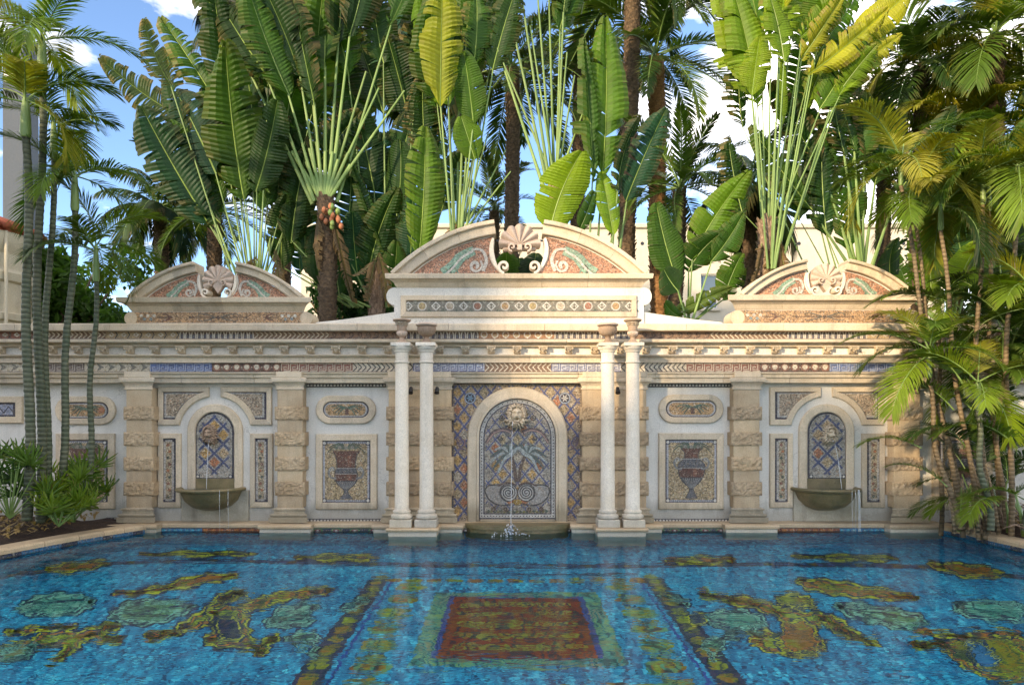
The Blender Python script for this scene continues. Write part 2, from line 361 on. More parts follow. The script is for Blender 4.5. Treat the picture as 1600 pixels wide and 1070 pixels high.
# ------------------------------------------------------------------ relief drawing (mosaic pictures built as raised pieces)
class Rel:
    def __init__(s, fmap): s.m = fmap; s.v = []; s.f = []; s.c = []
    def poly(s, pts, col, h, var=.35, base=-.004):
        n0 = len(s.v); n = len(pts); c = (*col[:3], var)
        s.v += [s.m(u, w, h) for u, w in pts] + [s.m(u, w, base) for u, w in pts]
        s.f.append(tuple(range(n0, n0 + n))); s.c.append(c)
        for i in range(n):
            j = (i + 1) % n; s.f.append((n0 + i, n0 + n + i, n0 + n + j, n0 + j)); s.c.append(c)
        return s
    def rect(s, x0, y0, x1, y1, col, h, var=.35): return s.poly([(x0, y0), (x1, y0), (x1, y1), (x0, y1)], col, h, var)
    def stroke(s, pts, w, col, h, var=.35, w2=None, closed=False):
        n = len(pts); L, Rr = [], []
        for i in range(n):
            if closed: a, b = pts[(i - 1) % n], pts[(i + 1) % n]
            else: a, b = pts[max(i - 1, 0)], pts[min(i + 1, n - 1)]
            dx, dy = b[0] - a[0], b[1] - a[1]; l = math.hypot(dx, dy) or 1
            ww = (w if w2 is None else w + (w2 - w) * i / (n - 1)) / 2
            L.append((pts[i][0] - dy / l * ww, pts[i][1] + dx / l * ww)); Rr.append((pts[i][0] + dy / l * ww, pts[i][1] - dx / l * ww))
        n0 = len(s.v); c = (*col[:3], var)
        for h2 in (h, -.004): s.v += [s.m(u, q, h2) for u, q in L] + [s.m(u, q, h2) for u, q in Rr]
        for i in range(n if closed else n - 1):
            j = (i + 1) % n
            s.f += [(n0 + i, n0 + j, n0 + n + j, n0 + n + i), (n0 + i, n0 + j, n0 + 2 * n + j, n0 + 2 * n + i), (n0 + n + i, n0 + n + j, n0 + 3 * n + j, n0 + 3 * n + i)]; s.c += [c] * 3
        return s
    def disc(s, x, y, r, col, h, var=.3, n=14, ry=None): return s.poly([(x + r * cos(2 * pi * k / n), y + (ry or r) * sin(2 * pi * k / n)) for k in range(n)], col, h, var)
    def ring(s, x, y, r, w, col, h, var=.3, n=18): return s.stroke([(x + r * cos(2 * pi * k / n), y + r * sin(2 * pi * k / n)) for k in range(n)], w, col, h, var, closed=True)
    def spiral(s, x, y, r0, r1, turns, w, col, h, a0=0, n=28, flip=1, w2=None):
        return s.stroke([(x + flip * (r0 + (r1 - r0) * k / n) * cos(a0 + turns * 2 * pi * k / n), y + (r0 + (r1 - r0) * k / n) * sin(a0 + turns * 2 * pi * k / n)) for k in range(n + 1)], w, col, h, .3, w2)
    def obj(s, name, mat, parent): return mk(name, s.v, s.f, mat, parent, cols=s.c)
def wallmap(Y): return lambda u, v, h: (wx(u, Y), Y - h, wz(v, Y))
def spl(pts, k=6, closed=False):
    """Catmull-Rom through points"""
    n = len(pts); out = []
    rng = range(n if closed else n - 1)
    for i in rng:
        g = (lambda q: pts[q % n]) if closed else (lambda q: pts[min(max(q, 0), n - 1)])
        p0, p1, p2, p3 = g(i - 1), g(i), g(i + 1), g(i + 2)
        for j in range(k):
            t = j / k
            out.append(tuple(.5 * (2 * p1[d] + (p2[d] - p0[d]) * t + (2 * p0[d] - 5 * p1[d] + 4 * p2[d] - p3[d]) * t * t + (3 * p1[d] - p0[d] - 3 * p2[d] + p3[d]) * t ** 3) for d in range(len(p1))))
    if not closed: out.append(tuple(pts[-1]))
    return out
NAVY, WHITE, GOLD, OCHRE = lin('#1c2440'), lin('#d9d3c6'), lin('#ab946e'), lin('#b98d56')
GREY, DGREY, LGREY, RUST = lin('#7a7a78'), lin('#3a3a3e'), lin('#b2aea6'), lin('#8a5040')
BROWN, DBROWN, TAN, BLUE = lin('#7a5a44'), lin('#4e352b'), lin('#b79f7c'), lin('#4a6596')
GREEN, DGREEN, ORANGE, PALE = lin('#5d8a76'), lin('#3a5248'), lin('#b06a42'), lin('#d8cbb2')

# ================================================================== SETTING: ground, pool, buildings behind
WY = 11.0                                            # face of the plaster wall
def smooth_path(pts, k=5): return spl(pts, k)
left_edge = smooth_path([(-7.2, 1.6), (-7.0, 4.5), (-6.75, 7.0), (-6.42, 8.5), (-6.12, 9.6), (-5.85, 10.25), (-5.6, 10.745)], 4)
right_edge = smooth_path([(6.62, 10.745), (6.70, 10.2), (6.72, 9.4), (6.80, 8.6), (7.0, 7.4), (7.1, 5.5), (7.2, 1.6)], 4)
pool_outline = left_edge + right_edge                 # counter-clockwise seen from below
def fill_hole(outer, inner, z, name, mat, kind='structure'):
    bm = bmesh.new(); es = []
    for loop in (outer, inner):
        vs_ = [bm.verts.new((x, y, z)) for x, y in loop]
        es += [bm.edges.new((vs_[i], vs_[(i + 1) % len(vs_)])) for i in range(len(vs_))]
    bmesh.ops.triangle_fill(bm, edges=es, use_beauty=True)
    me = bpy.data.meshes.new(name); bm.to_mesh(me); bm.free(); me.materials.append(mat)
    return tag(link(name, me), kind=kind)
def offset_path(path, d):
    out = []
    for i, p in enumerate(path):
        a, b = path[max(i - 1, 0)], path[min(i + 1, len(path) - 1)]
        dx, dy = b[0] - a[0], b[1] - a[1]; l = math.hypot(dx, dy); out.append((p[0] - dy / l * d, p[1] + dx / l * d))
    return out
G = 420.0
fill_hole([(-G, -G), (G, -G), (G, G), (-G, G)], [(-7.4, 1.3), *offset_path(left_edge, .10)[1:], *offset_path(right_edge, .10)[:-1], (7.4, 1.3)], .05, 'ground', M['ground'])
D_POOL = 1.2
pf = tag(mk('pool_floor', [(x, y, -D_POOL) for x, y in pool_outline], [tuple(range(len(pool_outline)))], M['pool']), kind='structure')
n = len(pool_outline)
pw = tag(mk('pool_wall', [(x, y, z) for z in (-D_POOL, .045) for x, y in pool_outline], [(i, (i + 1) % n, n + (i + 1) % n, n + i) for i in range(n)], M['pool']), kind='structure')
water = tag(mk('pool_water', [(x, y, 0) for x, y in pool_outline], [tuple(range(n))[::-1]], M['water']), kind='structure')
tag(water, 'clear rippled blue pool water in front of the mosaic wall')
# coping stones along the two sides of the pool
cop = thing('pool_coping', 'pale curved stone coping edging the pool', 'coping'); tag(cop, kind='structure'); del cop['category']
def coping(path, side):
    path = spl([Vector((*p, 0))[:2] for p in path], 1)
    pts = [Vector(p) for p in path]; inn = offset_path([tuple(p) for p in pts], -.05); out = offset_path([tuple(p) for p in pts], .27)
    step = 2
    for i in range(0, len(pts) - step, step):
        v, f = [], []
        ids = list(range(i, i + step + 1))
        for q, j in enumerate(ids):
            a, b = Vector(inn[j]), Vector(out[j])
            if q in (0, step):
                e = (Vector(inn[ids[1]]) - a) if q == 0 else (Vector(inn[ids[-2]]) - a); e = e.normalized() * .004; a = a + e; b = b + e
            d = (b - a).normalized()
            v += [(a.x, a.y, .05), (a.x - 0 * d.x, a.y, .095), (a.x + .02 * d.x, a.y + .02 * d.y, .12), (b.x - .02 * d.x, b.y - .02 * d.y, .12), (b.x, b.y, .10), (b.x, b.y, .0)]
        for q in range(step):
            for k in range(6): f.append((q * 6 + k, q * 6 + (k + 1) % 6, q * 6 + 6 + (k + 1) % 6, q * 6 + 6 + k))
        f += [tuple(range(6)), tuple(step * 6 + k for k in range(5, -1, -1))]
        mk('coping_stone', v, f, M['deck'], cop)
coping(left_edge, -1); coping(right_edge, 1)
# tile band at the waterline of the two curved sides
def side_tiles(path, parent):
    inn = offset_path(path, -.012)
    for i in range(len(inn) - 1):
        a, b = inn[i], inn[i + 1]
        r = Rel(lambda u, w, h: (a[0] + (b[0] - a[0]) * u - (b[1] - a[1]) * 0, a[1] + (b[1] - a[1]) * u, w))
        L = math.hypot(b[0] - a[0], b[1] - a[1]); nx, ny = (b[1] - a[1]) / L, -(b[0] - a[0]) / L
        r.m = lambda u, w, h: (a[0] + (b[0] - a[0]) * u + nx * h, a[1] + (b[1] - a[1]) * u + ny * h, w)
        r.rect(0, -.12, 1, .044, lin('#1f6f9a') if i % 3 else lin('#22304f'), .004, .5)
        k = max(1, int(L / .22))
        for q in range(k): r.disc((q + .5) / k, -.035, .30 / k, lin('#3f8f90') if i % 3 else lin('#8a7a3a'), .007, .5, 10, .04)
        r.obj('waterline_tile', M['mosaic'], parent)
side_tiles(left_edge, cop); side_tiles(right_edge, cop)
# soil beds beside the pool
def bed(name, pts, label, hump):
    bm = bmesh.new(); c = Vector((sum(p[0] for p in pts) / len(pts), sum(p[1] for p in pts) / len(pts), .10 + hump))
    vs_ = [bm.verts.new((*p, .085)) for p in pts]; bm.faces.new(vs_); bmesh.ops.triangulate(bm, faces=bm.faces[:])
    for _ in range(4): bmesh.ops.subdivide_edges(bm, edges=bm.edges[:], cuts=1, use_grid_fill=True)
    for v in bm.verts:
        e = min((Vector(p) - v.co.xy).length for p in spl(pts, 4, True))
        v.co.z += min(e, .8) * hump + (noise.noise(v.co * 5) * .05 if e > .05 else 0)
    me = bpy.data.meshes.new(name); bm.to_mesh(me); bm.free(); me.materials.append(M['soil'])
    me.polygons.foreach_set('use_smooth', [True] * len(me.polygons))
    return tag(link(name, me), label, kind='structure')
lo = offset_path(left_edge, .26); ro = offset_path(right_edge, .26)
bed('planting_bed', [p for p in lo if p[1] > 5] + [(-5.72, 10.93), (-12, 10.93), (-12, 5)], 'dark mulched planting bed under the left palms', .18)
bed('planting_bed', [(6.74, 10.93)] + [p for p in ro if p[1] > 5] + [(12, 5), (12, 10.93)], 'dark mulched planting bed under the right palms', .22)

# ================================================================== THE GARDEN WALL
gw = thing('garden_wall', 'long cream stone wall with mosaic friezes, plaster bays and rusticated pilasters', 'wall', (0, WY, 0))
XL, XR = -10.5, 10.5
z_top = wz(505, 10.72)
MB().box(XL, XR, WY, WY + .42, -.2, wz(592, WY), 0).obj('plaster_face', M['plaster'], gw)
MB().box(XL, XR, 10.87, WY + .40, wz(591, 10.87), wz(515, 10.87), 0).obj('entablature_core', M['plaster'], gw)
def cuts(x0, x1, step, seed):
    rnd = random.Random(seed); xs = [x0]
    while xs[-1] < x1 - step * .6: xs.append(xs[-1] + step * rnd.uniform(.8, 1.2))
    xs[-1] = x1; return xs
def course(name, prof, step, seed, mat='stone', x0=XL, x1=XR, parent=gw, gap=.0025):
    xs = cuts(x0, x1, step, seed)
    for a, b in zip(xs, xs[1:]): MB().mould(prof, a + gap, b - gap).obj(name, M[mat], parent)
Zf = lambda py, Y: wz(py, Y)
# top coping slab
course('coping_stone', [(11.45, Zf(517, 10.72)), (10.72, Zf(516.5, 10.72)), (10.715, Zf(515, 10.72)), (10.715, Zf(507, 10.72)), (10.73, Zf(505, 10.72)), (11.45, Zf(504, 10.72))], 1.35, 1)
# cornice under the upper mosaic
course('cornice_stone', [(10.9, Zf(541.5, 10.80)), (10.80, Zf(541.5, 10.80)), (10.79, Zf(539, 10.79)), (10.76, Zf(537, 10.76)), (10.74, Zf(535.6, 10.74)), (10.685, Zf(534.6, 10.68)), (10.68, Zf(533, 10.68)), (10.68, Zf(530.6, 10.68)), (10.69, Zf(529.8, 10.69)), (10.9, Zf(529.5, 10.69))], 1.1, 2)
# moulding below the bracket frieze
course('moulding_stone', [(10.9, Zf(566.5, 10.81)), (10.81, Zf(566.5, 10.81)), (10.81, Zf(558.6, 10.81)), (10.78, Zf(557.8, 10.78)), (10.765, Zf(556.5, 10.76)), (10.75, Zf(554.6, 10.75)), (10.76, Zf(553.9, 10.76)), (10.9, Zf(553.7, 10.76))], 1.25, 3)
# architrave
course('architrave_stone', [(11.05, Zf(598, 10.84)), (10.84, Zf(598, 10.84)), (10.835, Zf(590.4, 10.83)), (10.80, Zf(589.6, 10.80)), (10.795, Zf(584.5, 10.79)), (10.765, Zf(583.5, 10.76)), (10.76, Zf(581.3, 10.76)), (10.9, Zf(580.8, 10.76))], 1.2, 4)
# carved brackets
br = MB()
br.box(-.085, .085, -.125, 0, .075, .098, .004)
br.mould([(0, -.03), (-.035, -.028), (-.055, -.005), (-.075, .02), (-.10, .05), (-.115, .074), (0, .074)], -.055, .055)
for s_ in (-1, 1):
    br.tube([(s_ * .055, -.105, .052), (s_ * .078, -.105, .052)], .024, 10); br.tube([(s_ * .055, -.05, -.005), (s_ * .07, -.05, -.005)], .02, 8)
    br.tube([(s_ * .022, -.085, .035), (s_ * .022, -.112, .03)], .012, 6)
br.tube([(0, -.07, .02), (0, -.108, .0)], [.022, .012], 6)
br_me = mesh('bracket', br.v, br.f, M['stone'])
z_br = Zf(549.5, 10.80)
for k in range(-23, 24):
    px = 808 + 40.4 * k
    o = link('bracket', br_me, gw, Vector((wx(px, 10.80), 10.868, z_br)) - wloc(gw)); o.scale = (.86, 1, .9)
# mosaic bands -----------------------------------------------------
def band(kind, x0, x1, y0, y1, Y, parent=gw, pal=None):
    r = Rel(wallmap(Y)); hgt = y1 - y0; mid = (y0 + y1) / 2
    bg = {'arch': DBROWN, 'herring': BROWN, 'herring_pale': PALE, 'diamond': TAN, 'diamond_red': RUST, 'wave': lin('#8f6d55'), 'loops': lin('#a37350'), 'key_red': RUST, 'key_blue': BLUE,
          'key_white': lin('#c9cbd2'), 'key_dark': lin('#675a55'), 'shells': DBROWN, 'arrows': lin('#c8bda6')}[kind]
    if pal: bg = pal
    r.rect(x0, y0, x1, y1, bg, .0, .3)
    L = x1 - x0
    def reps(p): k = max(1, round(L / p)); return [(x0 + L * (i + .5) / k, L / k) for i in range(k)]
    if kind == 'arch':
        for x, p in reps(9.2):
            r.stroke([(x - p * .36, y1 - 1), (x - p * .36, mid), (x - p * .24, y0 + 2.6), (x, y0 + 1.4), (x + p * .24, y0 + 2.6), (x + p * .36, mid), (x + p * .36, y1 - 1)], 1.9, WHITE, .004, .2)
            r.rect(x - p * .14, mid - 1, x + p * .14, y1 - 1, lin('#5a6072'), .003)
    elif kind.startswith('herring'):
        a = DGREY if kind == 'herring_pale' else PALE
        for x, p in reps(7.4):
            d = 1 if (x < 808) else -1
            r.stroke([(x - 3.2 * d, y0 + 1.2), (x + 3.2 * d, mid)], 1.7, a, .004, .3); r.stroke([(x - 3.2 * d, y1 - 1.2), (x + 3.2 * d, mid)], 1.7, a, .005, .3)
    elif kind.startswith('diamond'):
        for x, p in reps(18):
            r.poly([(x - 5, mid), (x, mid - 3.6), (x + 5, mid), (x, mid + 3.6)], WHITE, .004, .3); r.poly([(x - 2, mid), (x, mid - 1.5), (x + 2, mid), (x, mid + 1.5)], GOLD, .006, .3)
            r.stroke([(x + 5.5, y0 + 1.5), (x + 9, mid), (x + 5.5, y1 - 1.5)], 1.8, DGREY, .004)
    elif kind == 'wave':
        for x, p in reps(14):
            r.spiral(x + 1, mid - .5, .8, 4.4, 1.15, 1.8, DBROWN, .004, R(40), 14); r.stroke([(x - 5, y1 - 1.4), (x - 1, y1 - 2.4), (x + 4.6, mid + 2)], 1.6, DBROWN, .005)
        r.rect(x0, y1 - 1.2, x1, y1, PALE, .003)
    elif kind == 'loops':
        for x, p in reps(16):
            r.ring(x, mid - .4, 4.6, 2.0, WHITE, .004); r.disc(x, mid + 1.6, 2.4, GOLD, .005); r.rect(x - 1, mid + 3, x + 1, y1 - .8, WHITE, .006)
    elif kind == 'shells':
        for x, p in reps(15.5):
            r.ring(x, mid, 5.2, 1.6, RUST, .003); r.poly([(x + 4.2 * cos(R(a)), mid - .6 - 3.8 * sin(R(a))) for a in range(-10, 191, 20)] + [(x - 1.4, mid + 3.8), (x + 1.4, mid + 3.8)], PALE, .005); r.disc(x + p / 2, mid, .9, PALE, .004, .2, 6)
    elif kind.startswith('key'):
        a = {'key_red': PALE, 'key_blue': lin('#a8b4cc'), 'key_white': lin('#42538a'), 'key_dark': lin('#b7aca0')}[kind]
        for x, p in reps(14):
            q = p / 2
            r.stroke([(x - q, y1 - 2.2), (x - q + .01, y0 + 2.2), (x + q - 3, y0 + 2.2), (x + q - 3, y1 - 4.4), (x - q + 3.6, y1 - 4.4), (x - q + 3.6, mid - .4), (x + q - 6, mid - .4)], 1.35, a, .004, .15)
            r.stroke([(x - q + 3, y1 - 1.8), (x + q, y1 - 1.8)], 1.3, a, .005, .15)
    elif kind == 'arrows':
        for x, p in reps(17):
            r.poly([(x - 6, y0 + 1.6), (x + 5, mid), (x - 6, y1 - 1.6), (x - 3, mid)], lin('#6b6a60'), .004)
            r.disc(x + 7, y0 + 3, 1.2, GOLD, .004, .3, 6); r.disc(x + 7, y1 - 3, 1.2, GOLD, .004, .3, 6)
    r.stroke([(x0, y0 + .5), (x1, y0 + .5)], 1.0, lin('#5d5048'), .007, .1); r.stroke([(x0, y1 - .5), (x1, y1 - .5)], 1.0, lin('#5d5048'), .007, .1)
    return r.obj('mosaic_band', M['mosaic'], parent)
B1 = [('diamond_red', -220, 72), ('herring', 72, 165), ('diamond', 165, 280), ('arch', 280, 397), ('herring', 397, 514), ('wave', 514, 634), ('arch', 634, 748), ('loops', 748, 866), ('arch', 866, 984),
      ('wave', 984, 1110), ('herring', 1110, 1230), ('arch', 1230, 1355), ('diamond', 1355, 1450), ('herring', 1450, 1560), ('diamond_red', 1560, 1820)]
B2 = [('key_dark', -220, -40), ('arrows', -40, 70), ('key_dark', 70, 132), ('arrows', 132, 235), ('key_blue', 235, 331), ('shells', 331, 440), ('key_red', 440, 551), ('herring_pale', 551, 646), ('key_white', 646, 757), ('herring', 757, 862),
      ('key_white', 862, 970), ('herring_pale', 970, 1072), ('key_red', 1072, 1187), ('shells', 1187, 1297), ('key_blue', 1297, 1400), ('arrows', 1400, 1500), ('key_dark', 1500, 1560), ('arrows', 1560, 1820)]
for k_, a, b_ in B1: band(k_, a, b_, 516, 530, 10.855)
for k_, a, b_ in B2: band(k_, a, b_, 566, 581.5, 10.855)
# pilasters ----------------------------------------------------------
rough_cache = {}
def rough_block(w, h, d, seed):
    """rusticated block, back at y=0, front face broken up, ragged lower edge"""
    rnd = random.Random(seed); nx, nz = max(8, int(w / .022)), 9; v, f = [], []
    for j in range(nz + 1):
        for i in range(nx + 1):
            x, z = -w / 2 + w * i / nx, h * j / nz; e = min(min(i, nx - i), 2) / 2; ez = min(min(j, nz - j), 1)
            q = noise.noise(Vector((x * 22 + seed, z * 26, seed * 3.1))) * .014 + noise.noise(Vector((x * 60, z * 60 + seed, 1))) * .008
            y = -d - q * 1.2 * min(1, e + ez * .3) + (0.012 if e == 0 else 0)
            if j == 0: z += noise.noise(Vector((x * 30 + seed, 5, 1))) * .014; y += .012
            if j == nz: y += .008
            v.append((x, y, z))
    for j in range(nz):
        for i in range(nx): a = j * (nx + 1) + i; f.append((a, a + 1, a + nx + 2, a + nx + 1))
    n0 = len(v)
    border = [i for i in range(nx + 1)] + [j * (nx + 1) + nx for j in range(1, nz + 1)] + [nz * (nx + 1) + i for i in range(nx - 1, -1, -1)] + [j * (nx + 1) for j in range(nz - 1, 0, -1)]
    for b in border: v.append((v[b][0], 0, v[b][2]))
    m_ = len(border)
    for k in range(m_): f.append((border[k], n0 + k, n0 + (k + 1) % m_, border[(k + 1) % m_]))
    return mesh('rusticated_block', v, f, M['rough'])
rows_rough = [(635, 656), (675, 696), (714, 735), (753, 774)]
def pilaster(pxl, pxr, Yf=10.80, seed=0, wide=False):
    x0, x1 = wx(pxl, Yf), wx(pxr, Yf); xc = (x0 + x1) / 2
    p = link('pilaster', None, gw, Vector((xc, WY, 0)) - wloc(gw)); LOC[p.name] = Vector((xc, WY, 0))
    ys = [606] + [q for r_ in rows_rough for q in r_] + [793]
    # smooth drums
    for a, b in zip(ys[0::2], ys[1::2]): MB().box(x0 + .012, x1 - .012, Yf, WY - .001, wz(b, Yf) - .004, wz(a, Yf) + .004, .006).obj('pilaster_block', M['pilaster'], p)
    for i, (a, b) in enumerate(rows_rough):
        w, h = x1 - x0 + .05, wz(a, Yf) - wz(b, Yf); key = (round(w, 2), i, seed)
        if key not in rough_cache: rough_cache[key] = rough_block(w, h, WY - Yf + .025, 10 * i + seed)
        o = link('rusticated_block', rough_cache[key], p, Vector((xc, WY, wz(b, Yf))) - wloc(p)); 
    # capital: stack of mouldings with returns
    cap = [(WY, wz(609, Yf)), (Yf + .0, wz(609, Yf)), (Yf - .015, wz(608, Yf)), (Yf - .015, wz(606.4, Yf)), (Yf + .0, wz(605.6, Yf)), (Yf - .005, wz(602.5, Yf)), (Yf - .03, wz(599, Yf - .03)), (Yf - .065, wz(596, Yf - .06)), (Yf - .07, wz(592, Yf - .07)), (Yf - .062, wz(590, Yf - .06)), (WY, wz(590, Yf - .06))]
    MB().mould(cap, x0 + .2, x1 - .2, 1, 1).obj('capital', M['stone'], p)
    MB().box(x0 + .01, x1 - .01, 10.735, 10.83, wz(589.6, 10.735), wz(580.6, 10.735), .004).obj('impost_block', M['stone'], p)
    basep = [(WY, wz(817, Yf)), (Yf - .09, wz(816.5, Yf - .09)), (Yf - .095, wz(808.2, Yf - .09)), (Yf - .06, wz(807.6, Yf - .07)), (Yf - .078, wz(806.2, Yf - .07)), (Yf - .082, wz(804.4, Yf - .07)), (Yf - .07, wz(802.8, Yf - .07)), (Yf - .034, wz(802.2, Yf - .04)), (Yf - .028, wz(797.4, Yf - .03)), (Yf - .05, wz(796.6, Yf - .04)), (Yf - .05, wz(794.2, Yf - .04)), (Yf - .02, wz(793.2, Yf)), (Yf, wz(792.5, Yf)), (WY, wz(792.5, Yf))]
    MB().mould(basep, x0 + .2, x1 - .2, 1, 1).obj('pilaster_base', M['stone'], p)
    # footing that stands in the water
    xa, xb = x0 - .20, x1 + .20
    MB().box(xa + .02, xb - .02, 10.56, WY, -.6, .055, .004).obj('footing', M['white_stone'], p)
    MB().mould([(WY, .055), (10.545, .055), (10.535, .065), (10.53, .09), (10.54, .108), (10.56, .118), (WY, .118)], xa, xb).obj('footing_cap', M['deck'], p)
    return p
PIL = [(196, 238), (432, 474), (606, 706), (909, 1011), (1145, 1188), (1396, 1439)]
for i, (a, b) in enumerate(PIL): pilaster(a, b, 10.80, i, b - a > 60)
# base curb between pilasters, with waterline tiles below
def curb(a, b, tile):
    Y = 10.72; x0, x1 = wx(a, Y), wx(b, Y)
    MB().mould([(WY, .045), (Y, .045), (Y - .015, .06), (Y - .015, .10), (Y, .116), (WY, .118)], x0, x1).obj('base_curb', M['deck'], gw)
    r = Rel(wallmap(10.735)); y0, y1 = 824.0, 850
    cols = {'eye': lin('#1d2b45'), 'blue': lin('#1f6f9a'), 'red': lin('#7d3a22')}
    segs = tile
    for kind, xa, xb in segs:
        r.rect(xa, y0, xb, y1, cols[kind], .004, .45)
        if kind == 'eye':
            k = max(1, round((xb - xa) / 26))
            for q in range(k):
                x = xa + (xb - xa) * (q + .5) / k
                r.disc(x, 828.5, 8.5, lin('#4f7a4a'), .006, .4, 14, 3.6); r.disc(x, 828.5, 5.2, lin('#7a3040'), .008, .4, 12, 2.4); r.disc(x, 828.5, 2, WHITE, .010, .2, 8, 1.2)
            r.rect(xa, y0, xb, y0 + 1.6, lin('#4f7a6a'), .007)
        if kind == 'red':
            for q in range(int((xb - xa) / 12)): r.rect(xa + q * 12 + 2, 826, xa + q * 12 + 9, 831, lin('#b0682f'), .006, .5)
        if kind == 'blue':
            for q in range(int((xb - xa) / 9)): r.disc(xa + q * 9 + 4, 829, 3, lin('#3a9fb5'), .006, .5, 8)
    r.obj('waterline_tile', M['mosaic'], gw)
curb(243, 424, [('blue', 243, 316), ('red', 316, 424)]); curb(482, 598, [('eye', 482, 598)])
curb(714, 902, [('eye', 714, 902)]); curb(1018, 1138, [('eye', 1018, 1138)]); curb(1196, 1388, [('red', 1196, 1312), ('blue', 1312, 1388)])
curb(1446, 1475, [('blue', 1446, 1475)]); curb(150, 190, [('blue', 150, 190)])
# dentil mosaic strips inside the two urn bays
def dentil(a, b, y0, y1, Y=10.985):
    r = Rel(wallmap(Y)); r.rect(a, y0, b, y1, lin('#3a3a40'), .002, .2); k = round((b - a) / 5.2)
    for q in range(k): x = a + (b - a) * (q + .5) / k; r.rect(x - 1.5, y0 + 1.4, x + 1.5, y1 - 1.6, WHITE, .005, .2)
    r.obj('dentil_mosaic', M['mosaic'], gw)
dentil(479, 603, 599, 605); dentil(1014, 1142, 599, 605); dentil(1014, 1142, 810, 815.5); dentil(479, 603, 810, 815.5); dentil(166, 188, 808, 814)

